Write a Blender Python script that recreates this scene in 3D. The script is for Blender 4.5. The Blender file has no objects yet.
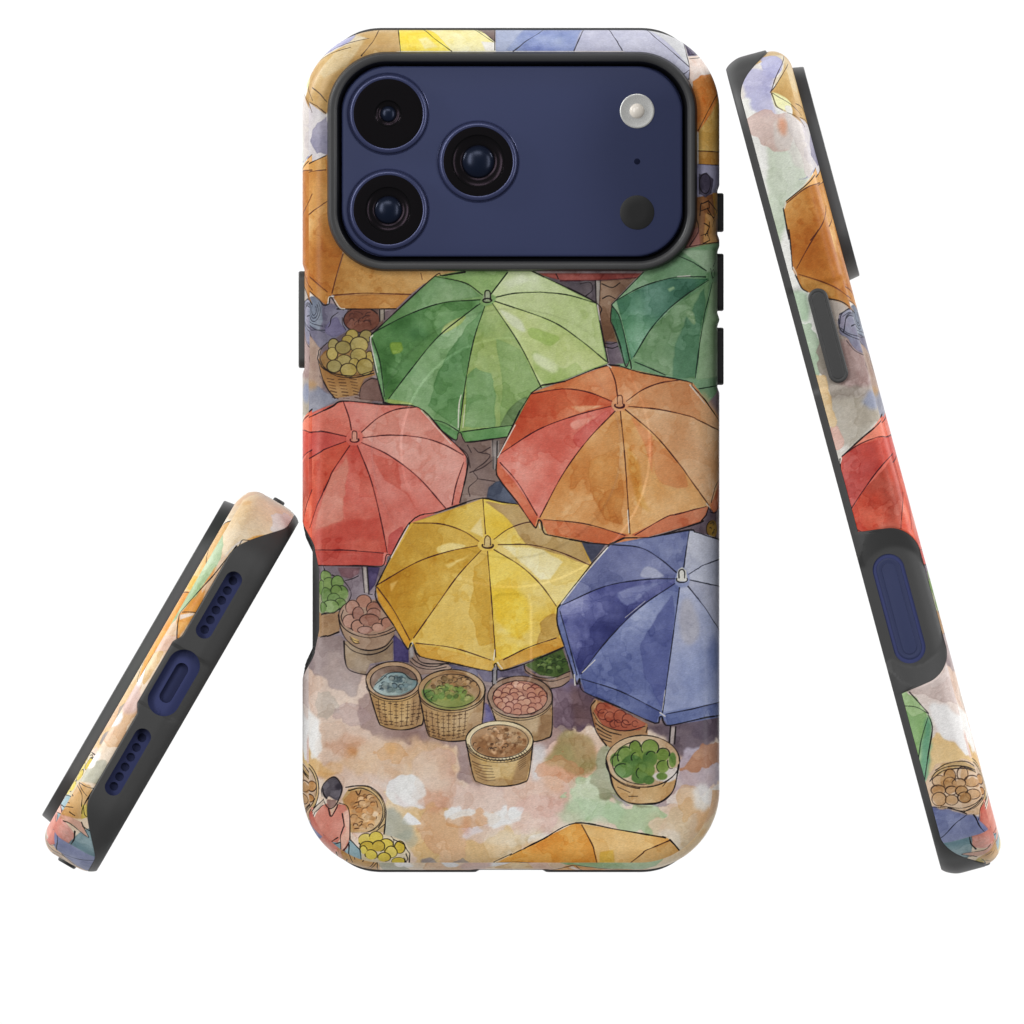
# Three phone cases with a printed watercolour market, floating in a white studio.
# Units while building: 1 unit = 0.2 mm ("px"); everything is scaled to metres at the end.
import bpy, math, random
import numpy as np
from mathutils import Vector, Matrix

random.seed(5)
rng = np.random.default_rng(11)
U = 0.0002

# ------------------------------------------------------------------ watercolour print (pure numpy, sampled per vertex)
S = 2.6
AX0, AY0, AX1, AY1 = 228.0, -44.0, 794.0, 946.0
CW, CH = int((AX1 - AX0) * S), int((AY1 - AY0) * S)
PAD = 400

def _up(g, h, w):
    gh, gw = g.shape
    ys = np.linspace(0, gh - 1.001, h); xs = np.linspace(0, gw - 1.001, w)
    y0 = ys.astype(int); x0 = xs.astype(int)
    fy = ys - y0; fx = xs - x0
    fy = (fy * fy * (3 - 2 * fy))[:, None]; fx = (fx * fx * (3 - 2 * fx))[None, :]
    a = g[np.ix_(y0, x0)]; b = g[np.ix_(y0, x0 + 1)]; c = g[np.ix_(y0 + 1, x0)]; d = g[np.ix_(y0 + 1, x0 + 1)]
    return (a * (1 - fx) + b * fx) * (1 - fy) + (c * (1 - fx) + d * fx) * fy

def noise(scale_px):
    h, w = CH + PAD, CW + PAD
    n = max(4, int(2.2 * h / (scale_px * S))); m = max(4, int(2.2 * w / (scale_px * S)))
    g = rng.normal(0, 1, (n + 6, m + 6))
    for ax in (0, 1):
        g = sum(k * np.roll(g, s, ax) for s, k in ((-2, .12), (-1, .24), (0, .28), (1, .24), (2, .12)))
    g = g[3:-3, 3:-3]; g = g / (g.std() * 1.9)
    return _up(g, h, w).astype(np.float32)

N70, N35, N18, N9, N4, N2 = [noise(s) for s in (70, 35, 18, 9, 4, 1.8)]
FBM = 0.5 * N70 + 0.35 * N35 + 0.25 * N18 + 0.15 * N9 + 0.08 * N4
FBM2 = 0.5 * N35 + 0.4 * N18 + 0.25 * N9 + 0.12 * N4
GRAIN = 0.5 * N2 + 0.5 * N4 + 0.6 * rng.normal(0, 0.5, N2.shape).astype(np.float32)
WOB = 0.55 * N9 + 0.45 * N4 + 0.3 * N18

canvas = np.empty((CH, CW, 3), np.float32)
CLIP = None
canvas[:] = np.array((224, 222, 216), np.float32) / 255

def col(c):
    return np.array(c, np.float32) / 255

def curve(pts, closed=False, n=7):
    """Catmull-Rom through the points."""
    P = np.array(pts, float)
    if len(P) < 3: return P
    if closed: Q = np.vstack([P[-1], P, P[0], P[1]])
    else: Q = np.vstack([2 * P[0] - P[1], P, 2 * P[-1] - P[-2]])
    out = []
    t = np.linspace(0, 1, n, endpoint=False)[:, None]
    for i in range(1, len(Q) - 2):
        p0, p1, p2, p3 = Q[i - 1], Q[i], Q[i + 1], Q[i + 2]
        out.append(0.5 * (2 * p1 + (p2 - p0) * t + (2 * p0 - 5 * p1 + 4 * p2 - p3) * t ** 2 + (3 * p1 - p0 - 3 * p2 + p3) * t ** 3))
    out = np.vstack(out)
    return out if closed else np.vstack([out, P[-1]])

def _box(P, pad):
    x0 = max(0, int((P[:, 0].min() - pad - AX0) * S)); x1 = min(CW, int((P[:, 0].max() + pad - AX0) * S) + 2)
    y0 = max(0, int((P[:, 1].min() - pad - AY0) * S)); y1 = min(CH, int((P[:, 1].max() + pad - AY0) * S) + 2)
    return x0, x1, y0, y1

def blur(m, r):
    r = max(1, int(round(r * S / 1.7)))
    for _ in range(2):
        for ax in (0, 1):
            p = [(0, 0), (0, 0)]; p[ax] = (r + 1, r)
            c = np.cumsum(np.pad(m, p, mode='edge'), axis=ax, dtype=np.float64)
            n = m.shape[ax]
            if ax == 0: m = ((c[2 * r + 1:2 * r + 1 + n] - c[:n]) / (2 * r + 1)).astype(np.float32)
            else: m = ((c[:, 2 * r + 1:2 * r + 1 + n] - c[:, :n]) / (2 * r + 1)).astype(np.float32)
    return m

def nz(F, box):
    x0, x1, y0, y1 = box
    oy, ox = random.randrange(PAD), random.randrange(PAD)
    return F[oy + y0:oy + y1, ox + x0:ox + x1]

def inside(P, box, rough=0.0):
    x0, x1, y0, y1 = box
    X = (np.arange(x0, x1) + 0.5) / S + AX0; Y = (np.arange(y0, y1) + 0.5) / S + AY0
    if rough > 0:
        X = X[None, :] + rough * nz(WOB, box); Y = Y[:, None] + rough * nz(WOB, box)
    else:
        X = np.broadcast_to(X[None, :], (y1 - y0, x1 - x0)); Y = np.broadcast_to(Y[:, None], X.shape)
    r = np.zeros(X.shape, bool)
    n = len(P)
    for i in range(n):
        ax, ay = P[i]; bx, by = P[(i + 1) % n]
        if ay == by: continue
        lo, hi = min(ay, by), max(ay, by)
        if rough <= 0:
            j0 = np.searchsorted(Y[:, 0], lo); j1 = np.searchsorted(Y[:, 0], hi)
            if j1 <= j0: continue
            yy = Y[j0:j1]; r[j0:j1] ^= X[j0:j1] < (bx - ax) * (yy - ay) / (by - ay) + ax
        else:
            j0 = max(0, int((lo - rough * 1.6 - AY0) * S) - y0 - 2); j1 = min(r.shape[0], int((hi + rough * 1.6 - AY0) * S) - y0 + 3)
            if j1 <= j0: continue
            yy = Y[j0:j1]
            r[j0:j1] ^= ((ay > yy) != (by > yy)) & (X[j0:j1] < (bx - ax) * (yy - ay) / (by - ay) + ax)
    return r.astype(np.float32)

def wash(pts, c1, c2=None, edge=0.35, gran=0.05, var=0.22, rough=0.0, soft=0.0, alpha=1.0, sm=False, bias=0.0, er=1.6, glaze=False):
    """One brush-load of paint: mixed pigments, drying line at the rim, granulation."""
    P = np.array(pts, float)
    if not sm and 3 < len(P) < 14:          # compact little dabs get a rounded, brushy outline
        q = np.roll(P, -1, 0); ar = abs((P[:, 0] * q[:, 1] - q[:, 0] * P[:, 1]).sum()) / 2; pe = np.hypot(*(q - P).T).sum()
        if ar < 900 and ar / pe ** 2 > .028 and (rough > 0 or alpha < 1 or edge != .35): sm = True; rough = max(rough, .8)
    if sm: P = curve(P, True)
    box = _box(P, 3 + rough * 1.5 + soft * 2)
    if box[1] - box[0] < 2 or box[3] - box[2] < 2: return
    m = inside(P, box, rough)
    hard = m
    m = blur(m, soft) if soft > 0.3 else blur(m, 0.5)
    rim = np.clip(hard - blur(hard, er), 0, 1) * (0 if soft > 1.5 else 1)
    C1 = col(c1)
    f = nz(FBM2, box)
    if c2 is None: base = np.broadcast_to(C1, m.shape + (3,))
    else:
        w = np.clip(0.5 + bias + 1.1 * nz(FBM, box), 0, 1); w = (w * w * (3 - 2 * w))[..., None]
        base = C1 * (1 - w) + col(c2) * w
    dens = 1 + var * f + edge * 1.6 * rim + gran * nz(GRAIN, box)
    out = np.power(np.clip(base, 0.01, 1), np.clip(dens, 0.3, 3)[..., None])
    x0, x1, y0, y1 = box
    a = (m * alpha)[..., None]
    if CLIP is not None: a = a * CLIP[y0:y1, x0:x1, None]
    dst = canvas[y0:y1, x0:x1]
    if glaze: out = dst * out
    canvas[y0:y1, x0:x1] = dst * (1 - a) + out * a

def ink(pts, w=1.0, c=(24, 18, 22), a=1.0, sm=True, gaps=0.0, wob=0.25):
    w = w * 1.26; a = min(1.0, a * 1.1)
    P = np.array(pts, float)
    if wob and len(P) < 14: P = P + rng.normal(0, wob * 0.35, P.shape)
    if sm and 2 < len(P) < 24 or len(P) < 40 and len(P) > 13: P = curve(P, n=6 if len(P) < 12 else 3)
    box = _box(P, w + 3)
    x0, x1, y0, y1 = box
    if x1 - x0 < 2 or y1 - y0 < 2: return
    cov = np.zeros((y1 - y0, x1 - x0), np.float32)
    ph = random.random() * 6
    n = len(P) - 1
    s_len = 0.0
    for i in range(n):
        A, B = P[i], P[i + 1]
        s_len += float(np.hypot(*(B - A)))
        bx = _box(np.array([A, B]), w + 1.2)
        X = (np.arange(bx[0], bx[1]) + 0.5) / S + AX0; Y = (np.arange(bx[2], bx[3]) + 0.5) / S + AY0
        if len(X) == 0 or len(Y) == 0 or bx[0] < x0 or bx[1] > x1 or bx[2] < y0 or bx[3] > y1: continue
        d = B - A; L = max(d @ d, 1e-9)
        t = np.clip(((X[None, :] - A[0]) * d[0] + (Y[:, None] - A[1]) * d[1]) / L, 0, 1)
        dist = np.hypot(X[None, :] - A[0] - t * d[0], Y[:, None] - A[1] - t * d[1])
        ww = 0.5 * w * (0.82 + 0.24 * math.sin(ph + s_len * 0.11) + 0.12 * math.sin(ph + 0.37 * s_len))
        v = np.clip((ww - dist) * 1.5 + 0.5, 0, 1)
        s = cov[bx[2] - y0:bx[3] - y0, bx[0] - x0:bx[1] - x0]
        np.maximum(s, v.astype(np.float32), out=s)
    cov *= a * np.clip(1.12 + 0.22 * nz(GRAIN, box) + .3 * np.minimum(nz(N9, box) + .35, 0), 0.25, 1.0)
    cov = np.clip(cov, 0, 1)[..., None]
    if CLIP is not None: cov = cov * CLIP[y0:y1, x0:x1, None]
    canvas[y0:y1, x0:x1] = canvas[y0:y1, x0:x1] * (1 - cov) + col(c) * cov

def spot(x, y, rx, ry, c, a=0.8, soft=4):
    t = np.linspace(0, 2 * math.pi, 18, endpoint=False)
    wash(np.c_[x + rx * np.cos(t), y + ry * np.sin(t)], c, soft=soft, alpha=a, edge=0, rough=3)

def ell(x, y, rx, ry, rot=0.0, a0=0.0, a1=360.0, n=40):
    t = np.radians(np.linspace(a0, a1, n)); r = math.radians(rot)
    X, Y = rx * np.cos(t), ry * np.sin(t)
    return np.c_[x + X * math.cos(r) - Y * math.sin(r), y + X * math.sin(r) + Y * math.cos(r)]

HX0, HX1, HY0, HY1, CR = 302.5, 719.5, 30.0, 870.0, 80.0
ROLL_I, ROLL_T = 22.0, 20.0
def unroll(x, y):
    """a point as seen from the back -> print coordinates (the print runs on around the rolled edge)"""
    cx, cy = (HX0 + HX1) / 2, (HY0 + HY1) / 2
    qx, qy = abs(x - cx) - (208.5 - CR), abs(y - cy) - (420 - CR)
    if qx > 0 and qy > 0: r = math.hypot(qx, qy); nx, ny = qx / r, qy / r
    elif qx > qy: r, nx, ny = qx, 1.0, 0.0
    else: r, nx, ny = qy, 0.0, 1.0
    i = CR - r
    if i >= ROLL_I: return (x, y)
    if i <= 0.3: e = 18.0 - (i - .3)
    else: a_ = 1 - i / ROLL_I; e = ROLL_T * (1 - math.sqrt(1 - a_ * a_)) - i
    m = e + i
    return (x + math.copysign(nx * m, x - cx), y + math.copysign(ny * m, y - cy))
def crop(ox, oy, k):
    def f(*a):
        P = [(ox + a[i] / k, oy + a[i + 1] / k) for i in range(0, len(a), 2)]
        O = []
        for p, q in zip(P, P[1:] + P[-1:]):
            O.append(unroll(*p)); u, v = unroll(*q), O[-1]
            if (abs(u[0] - q[0]) + abs(u[1] - q[1]) > .5 or abs(v[0] - p[0]) + abs(v[1] - p[1]) > .5) and math.dist(p, q) > 6:
                O += [unroll(p[0] + (q[0] - p[0]) * t, p[1] + (q[1] - p[1]) * t) for t in (.25, .5, .75)]
        return O
    return f

G = crop(360, 255, 4); O = crop(480, 340, 4); P_ = crop(296, 380, 4); Y_ = crop(366, 470, 4); B_ = crop(500, 500, 4)
K6 = crop(300, 560, 8); K7 = crop(350, 640, 8); K8 = crop(450, 640, 8)
L1 = crop(296, 250, 8); L2 = crop(600, 250, 8); L3 = crop(570, 680, 8); L4 = crop(296, 750, 8)
L5 = crop(424, 750, 8); L6 = crop(600, 750, 8); L7 = crop(650, 30, 8)
_k = 1024 / 230
R1 = crop(290, 20, _k); R2 = crop(510, 20, _k); R3 = crop(290, 240, _k); R4 = crop(510, 240, _k)
R7 = crop(290, 650, _k); R8 = crop(510, 650, _k)

def base_inset(t):
    t = np.asarray(t, float)
    a = np.clip((ROLL_T - t) / ROLL_T, 0, 1); b = np.clip((t - 44) / 22.0, 0, 1)
    return ROLL_I * (1 - np.sqrt(1 - a * a)) + 11 * (1 - np.sqrt(1 - b * b))

def wrap(x, y, t):
    """position seen on an end view -> print coordinates (outline point pushed out by the roll length)"""
    i = float(base_inset(min(t, 44))); e = t - i
    return i, e

def side(ox, oy, k):          # long side, as seen on the right-hand case
    def f(*a):
        o = []
        for q in range(0, len(a), 2):
            X, Y = ox + a[q] / k, oy + a[q + 1] / k
            p = .9656 * X - .26 * Y; al = .26 * X + .9656 * Y
            t = max(3.5, 747.5 - p); y = HY0 + al - 249.5
            i, e = wrap(0, y, t); r = CR - i
            if y < HY0 + CR:
                s = min(1, (HY0 + CR - y) / r); o.append((HX0 + CR - (CR + e) * math.sqrt(1 - s * s), HY0 + CR - (CR + e) * s))
            elif y > HY1 - CR:
                s = min(1, (y - HY1 + CR) / r); o.append((HX0 + CR - (CR + e) * math.sqrt(1 - s * s), HY1 - CR + (CR + e) * s))
            else: o.append((HX0 - e, y))
        return o
    return f

def foot(ox, oy, k):          # bottom end, as seen on the left-hand case
    def f(*a):
        o = []
        for q in range(0, len(a), 2):
            X, Y = ox + a[q] / k, oy + a[q + 1] / k
            al = .5 * X - .866 * Y; p = .866 * X + .5 * Y
            t = max(3.5, p - 455.0); x = HX0 + (al + 711) * 417 / 413
            i, e = wrap(x, 0, t); r = CR - i
            if x < HX0 + CR:
                s = min(1, (HX0 + CR - x) / r); o.append((HX0 + CR - (CR + e) * s, HY1 - CR + (CR + e) * math.sqrt(1 - s * s)))
            elif x > HX1 - CR:
                s = min(1, (x - HX1 + CR) / r); o.append((HX1 - CR + (CR + e) * s, HY1 - CR + (CR + e) * math.sqrt(1 - s * s)))
            else: o.append((x, HY1 + e))
        return o
    return f

S1 = side(715, 40, 5.12); S2 = side(740, 230, 5.12); S3 = side(800, 400, 5.12); S4 = side(830, 520, 5.689); S5 = side(840, 690, 5.565)
T6 = foot(140, 480, 5.689); T7 = foot(80, 590, 5.689); T8 = foot(30, 700, 5.689)
MAR = (62, 18, 28)
def _outer():
    X = (np.arange(CW) + .5) / S + AX0 - 511; Y = (np.arange(CH) + .5) / S + AY0 - 450
    qx = np.abs(X) - (208.5 - CR); qy = np.abs(Y) - (420 - CR)
    qx, qy = np.meshgrid(qx, qy)
    sd = np.hypot(np.maximum(qx, 0), np.maximum(qy, 0)) + np.minimum(np.maximum(qx, qy), 0) - CR
    d = np.clip((sd + .9) / 1.4, 0, 1); d2 = np.clip((sd + 2.8) / 1.2, 0, 1)
    gx, gy = np.meshgrid((np.arange(CW) + .5) / S + AX0, (np.arange(CH) + .5) / S + AY0)
    low = np.clip(1.28 * (gy - (HY1 - CR)) - np.maximum(HX0 + CR - gx, 0) + .5, 0, 1)     # bottom end / long side, split on the corner's diagonal
    return (d * (1 - low)).astype(np.float32), (d2 * low).astype(np.float32)
def swash(pts, *a, **k):
    """ground wash: ragged wet edge that softens in places"""
    if len(pts) > 4:
        k.setdefault('sm', True); k['rough'] = 2.0 * max(k.get('rough', 0), 1.5)
        k['soft'] = max(k.get('soft', 0), random.choice((.6, .9, 1.5, 2.4)))
        k['alpha'] = k.get('alpha', 1) * .9
    wash(pts, *a, **k)

def dabs(cx, cy, rx, ry, n, r, cols, line=.5, lc=(46, 34, 28)):
    """heap of small goods: many little overlapping dabs, some with an ink arc"""
    for k in range(n):
        t, q = random.random() * 6.283, math.sqrt(random.random())
        x, y = cx + rx * q * math.cos(t), cy + ry * q * math.sin(t)
        s = r * random.uniform(.6, 1.25); c = random.choice(cols); f = random.uniform(.85, 1.12)
        wash(ell(x, y, s, s * random.uniform(.6, .95), random.uniform(-40, 40), n=11), [min(235, v * f) for v in c], edge=.3, var=.3, alpha=.85)
        if random.random() < line: o = random.uniform(150, 230); ink(ell(x, y, s, s * .8, 0, o, o + random.uniform(80, 190), 9), .7, lc, .8)

# ------------------------------------------------------------------ the market picture
def paint_ground():
    # loose wet-in-wet paper background
    swash([(220, 690), (800, 690), (800, 960), (220, 960)], (212, 186, 166), (222, 205, 188), var=.2, edge=0)
    swash([(220, -60), (800, -60), (800, 300), (220, 300)], (212, 206, 200), (222, 218, 212), var=.1, edge=0)
    # dim market floor under the parasols
    swash([(300, 280), (800, 280), (800, 705), (690, 735), (600, 720), (530, 745), (420, 735), (350, 700), (300, 690)], (134, 114, 112), (112, 96, 104), var=.35, edge=.1, rough=5)
    swash(G(385, 735, 600, 730, 560, 830, 560, 960, 440, 1010, 380, 1000), (104, 84, 80), (126, 104, 94), rough=2)
    for l in [(440, 870, 490, 850, 530, 820), (480, 790, 520, 800, 500, 830, 455, 865, 470, 895, 435, 930, 440, 965), (470, 895, 500, 900, 540, 905),
              (455, 770, 480, 790, 520, 770), (430, 760, 445, 790), (400, 770, 430, 800, 440, 850)]:
        ink(G(*l), .9, (52, 38, 40), .8)
    # ground in front
    swash(R7(60, 100, 240, 60, 420, 180, 640, 400, 760, 560, 720, 700, 560, 760, 400, 700, 160, 560, 60, 420), (206, 176, 158), (214, 190, 172), rough=4, edge=.12)
    swash(R7(100, 20, 300, 20, 340, 110, 290, 190, 200, 150, 110, 90), (150, 132, 130), (170, 150, 142), rough=4, edge=.3)
    swash(R7(120, 180, 180, 190, 210, 270, 170, 330, 120, 300), (176, 165, 152), rough=3, edge=.3, alpha=.7)
    swash(R7(285, 250, 350, 190, 600, 180, 900, 200, 1010, 330, 1010, 610, 900, 620, 800, 605, 745, 560, 728, 450, 640, 440, 560, 402, 470, 416, 380, 392, 305, 330), (150, 124, 118), (138, 116, 122), rough=3, edge=.35)
    swash(R7(240, 400, 500, 400, 720, 450, 730, 540, 600, 560, 430, 580, 260, 540), (214, 178, 138), (212, 182, 156), rough=5, soft=4, alpha=.85)
    swash(R7(730, 610, 1020, 610, 1020, 720, 900, 780, 760, 720, 690, 720), (208, 180, 166), (210, 176, 164), rough=4, soft=2, alpha=.9)
    swash(R7(560, 470, 720, 450, 740, 600, 730, 700, 620, 700, 575, 640, 552, 560), (206, 168, 148), (214, 188, 166), rough=2, edge=.22)
    for (x, y) in ((270, 445), (452, 440)): spot(*R7(x, y)[0], 6, 5, (198, 136, 68), .6, 3)
    swash(R7(430, 640, 640, 700, 820, 840, 960, 780, 1024, 760, 1024, 930, 880, 990, 560, 990, 540, 880, 420, 800), (212, 178, 126), (216, 188, 146), rough=4, edge=.2)
    swash(R7(580, 690, 760, 760, 800, 850, 760, 960, 680, 960, 650, 900, 560, 800), (210, 170, 132), (206, 164, 130), rough=4, edge=.2, alpha=.8)
    swash(R7(430, 590, 445, 575, 500, 553, 552, 560, 560, 610, 606, 690, 592, 706, 520, 696, 440, 660), (224, 224, 224), edge=.03, var=.03, rough=1.5)
    swash(R7(500, 770, 520, 725, 545, 735, 585, 775), (226, 225, 224), edge=.03, var=.03, rough=1)
    swash(R7(470, 640, 540, 650, 560, 690, 500, 700), (218, 206, 204), soft=2, alpha=.7)
    swash(R7(425, 720, 460, 712, 520, 780, 546, 800, 538, 842, 480, 856, 425, 820), (164, 164, 146), (152, 156, 144), rough=2, edge=.35)
    swash(L5(160, 520, 200, 460, 290, 470, 310, 560, 290, 600, 225, 575), (224, 222, 222), edge=.05, var=.03, rough=1)
    swash(L5(385, 480, 410, 490, 430, 590, 480, 640, 440, 680, 345, 700, 330, 670, 380, 600), (218, 208, 208), edge=.08, var=.05, rough=1)
    spot(*L5(335, 600)[0], 4, 8, (202, 140, 120), .5, 3)
    swash(L5(550, 605, 605, 505, 680, 448, 740, 460, 792, 470, 802, 520, 730, 560, 640, 590), (226, 225, 225), edge=.04, var=.03, rough=1)
    swash(L5(0, 880, 60, 880, 120, 920, 160, 965, 0, 965), (150, 142, 142), rough=2, edge=.3)
    swash(L5(200, 955, 240, 900, 320, 870, 360, 900, 400, 960), (160, 148, 140), rough=2, edge=.3)
    swash(L5(610, 860, 700, 780, 860, 680, 1024, 660, 1000, 700, 700, 850), (206, 184, 148), (216, 196, 168), soft=2, rough=2)
    swash(L5(850, 690, 1000, 650, 1010, 690, 850, 755), (222, 220, 218), rough=1.5, edge=.05)
    swash(L5(920, 520, 1000, 520, 1020, 660, 940, 660), (212, 184, 172), soft=3, rough=3, alpha=.8)
    # right foreground
    swash(R8(0, 330, 180, 330, 260, 420, 300, 560, 250, 700, 140, 780, 0, 760), (214, 180, 162), (212, 176, 170), rough=5, edge=.1)
    swash(R8(100, 430, 190, 350, 230, 380, 200, 410, 150, 440), (172, 146, 140), rough=2, edge=.3)
    swash(R8(100, 430, 160, 440, 140, 560, 100, 570), (206, 206, 208), soft=4, alpha=.8)
    swash(R8(60, 700, 0, 700, 0, 750, 40, 740), (224, 224, 224), edge=.05)
    swash(R8(150, 480, 300, 440, 400, 470, 380, 560, 260, 560, 150, 640), (214, 168, 136), soft=4, rough=4, alpha=.7)
    swash(R8(280, 600, 390, 560, 470, 680, 560, 690, 640, 690, 694, 730, 684, 770, 640, 790, 590, 806, 500, 798, 420, 780, 300, 720), (176, 196, 158), (190, 206, 172), rough=4, edge=.22)
    swash(R8(240, 700, 300, 590, 400, 570, 420, 760, 330, 780), (196, 206, 176), soft=4, rough=4, alpha=.8)
    swash(R8(180, 165, 260, 130, 380, 190, 395, 300, 372, 352, 300, 350, 240, 338, 190, 345), (112, 90, 104), (92, 84, 124), rough=3, edge=.3)
    swash(R8(265, 150, 390, 200, 400, 320, 290, 340), (108, 80, 78), soft=4, alpha=.6)
    swash(R8(172, 490, 200, 450, 235, 380, 280, 360, 350, 400, 385, 470, 372, 530, 300, 552, 240, 525, 190, 525), (146, 150, 96), (168, 140, 96), rough=2, edge=.3)
    swash(R8(378, 560, 390, 470, 440, 420, 460, 600, 540, 680, 640, 690, 560, 700, 470, 690, 400, 640), (150, 150, 120), (160, 170, 140), rough=2, edge=.25)
    swash(R8(440, 640, 520, 690, 660, 680, 750, 590, 750, 650, 690, 690, 560, 700), (170, 158, 168), rough=1.5, edge=.2, alpha=.8)
    swash(R8(610, 330, 740, 320, 940, 290, 930, 390, 884, 430, 800, 490, 740, 470, 720, 420), (112, 96, 104), (96, 84, 98), rough=3, edge=.35)
    swash(R8(750, 470, 840, 430, 934, 440, 934, 590, 890, 610, 850, 640, 800, 618, 752, 636), (176, 166, 182), (188, 182, 194), rough=2.5, edge=.3)
    swash(R8(760, 540, 800, 480, 870, 430, 960, 400, 960, 500, 850, 532), (186, 142, 110), (170, 122, 96), rough=2.5, edge=.2)
    swash(R8(750, 630, 800, 620, 850, 642, 934, 600, 960, 760, 880, 760, 830, 690, 700, 680), (226, 224, 220), edge=.04, var=.04, rough=2)
    swash(R8(690, 730, 780, 672, 880, 680, 930, 760, 900, 860, 770, 930, 640, 840, 620, 790), (220, 202, 178), (214, 196, 168), rough=3, edge=.15)
    swash(R8(835, 690, 880, 680, 900, 740, 880, 830, 820, 800), (216, 176, 126), rough=3, soft=2, alpha=.7)
    # left margin
    swash(R7(-40, 250, 75, 255, 130, 330, 110, 420, 130, 500, 60, 480, -40, 500), (224, 223, 220), rough=2, edge=.05, var=.04)
    swash(R7(-30, 420, 60, 400, 130, 480, 200, 540, 130, 560, -30, 510), (206, 170, 116), soft=2, rough=3)

def bloom_ground():
    global canvas
    full = (0, CW, 0, CH)
    yy = ((np.arange(CH) + .5) / S + AY0)[:, None]
    f = nz(FBM, full) + .1 * nz(N18, full)
    m = np.clip((f - .32) / .12, 0, 1) * np.clip((yy - 745) / 25, 0, 1) * .4
    canvas = canvas * (1 - m[..., None]) + col((225, 222, 216)) * m[..., None]
    m = np.clip((nz(FBM, full) - .3) / .5, 0, 1) * np.clip((yy - 740) / 25, 0, 1) * .2
    canvas = canvas * (1 - m[..., None]) + col((206, 150, 122)) * m[..., None]

def drops():
    for n, (x, y, rx, ry, c, al) in enumerate([(345, 745, 22, 10, (198, 144, 112), .4), (392, 752, 16, 8, (204, 148, 92), .45), (430, 800, 20, 12, (200, 140, 108), .45), (470, 822, 26, 9, (206, 150, 96), .5), (350, 716, 18, 12, (166, 140, 140), .5),
            (560, 770, 22, 10, (206, 142, 104), .5), (590, 812, 34, 12, (160, 190, 150), .5), (690, 800, 14, 16, (210, 170, 118), .45), (625, 742, 16, 12, (150, 128, 120), .5), (540, 806, 24, 12, (206, 160, 148), .45), (405, 838, 14, 8, (150, 156, 140), .5), (330, 770, 14, 8, (214, 170, 116), .5), (520, 840, 30, 8, (220, 206, 180), .5)]):
        t = np.linspace(0, 2 * math.pi, 16, endpoint=False)
        wash(np.c_[x + rx * np.cos(t), y + ry * np.sin(t)], c, soft=random.choice((.8, 2, 3.5)), alpha=al, rough=6, edge=.45)
    for (x, y, rx, ry) in ((410, 790, 14, 13), (458, 812, 12, 6), (502, 815, 16, 7), (314, 738, 8, 18), (705, 795, 10, 14)):
        t = np.linspace(0, 2 * math.pi, 16, endpoint=False)
        wash(np.c_[x + rx * np.cos(t), y + ry * np.sin(t)], (224, 223, 220), soft=random.choice((.6, 1.5, 3)), alpha=.8, rough=5, edge=.05, var=.04)

def weave(cx, ytop, ybot, w0, w1, c=(62, 42, 30), n=8, rows=6, x0=-1, x1=1, sag=6):
    """Woven basket wall: staves and short dashes following the curve of the wall."""
    for i in range(n):
        f = x0 + (x1 - x0) * (i + .5) / n
        ink([(cx + f * w0 * .95, ytop + sag * (1 - f * f) * .9), (cx + f * (w0 + w1) / 2, (ytop + ybot) / 2 + sag * (1 - f * f) * .6), (cx + f * w1, ybot + sag * (1 - f * f) * .3 - 3)], .7, c, .65)
    for r in range(rows):
        v = (r + .6) / rows
        for i in range(n):
            f0 = x0 + (x1 - x0) * (i + .15 + .1 * random.random()) / n; f1 = x0 + (x1 - x0) * (i + .8) / n
            w = w0 + (w1 - w0) * v; y = ytop + (ybot - ytop - 3) * v
            y += random.uniform(-.7, 1.0)
            if random.random() < .1: continue
            ink([(cx + f0 * w, y + sag * (1 - f0 * f0)), (cx + f1 * w, y + sag * (1 - f1 * f1))], .8, c, .75)

def balls(cx, cy, rx, ry, n, r, c1, c2, inkc=(58, 36, 34), full=.35):
    pts = []
    tries = 0
    while len(pts) < n and tries < 3000:
        tries += 1
        a, q = random.random() * 2 * math.pi, math.sqrt(random.random())
        x, y = cx + rx * q * math.cos(a), cy + ry * q * math.sin(a)
        if all((x - u) ** 2 + ((y - v) * 1.25) ** 2 > (1.15 * r) ** 2 for u, v in pts): pts.append((x, y))
    pts.sort(key=lambda p: p[1])
    for x, y in pts:
        f = random.random()
        c = [a * (1 - f) + b * f for a, b in zip(c1, c2)]
        wash(ell(x, y, r, r * .85), c, edge=.2, var=.3)
        if random.random() < full: ink(ell(x, y, r, r * .85), .7, inkc, .8)
        else:
            s = random.uniform(150, 215); ink(ell(x, y, r, r * .85, 0, s, s + random.uniform(130, 210), 16), .75, inkc, .85)

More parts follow.
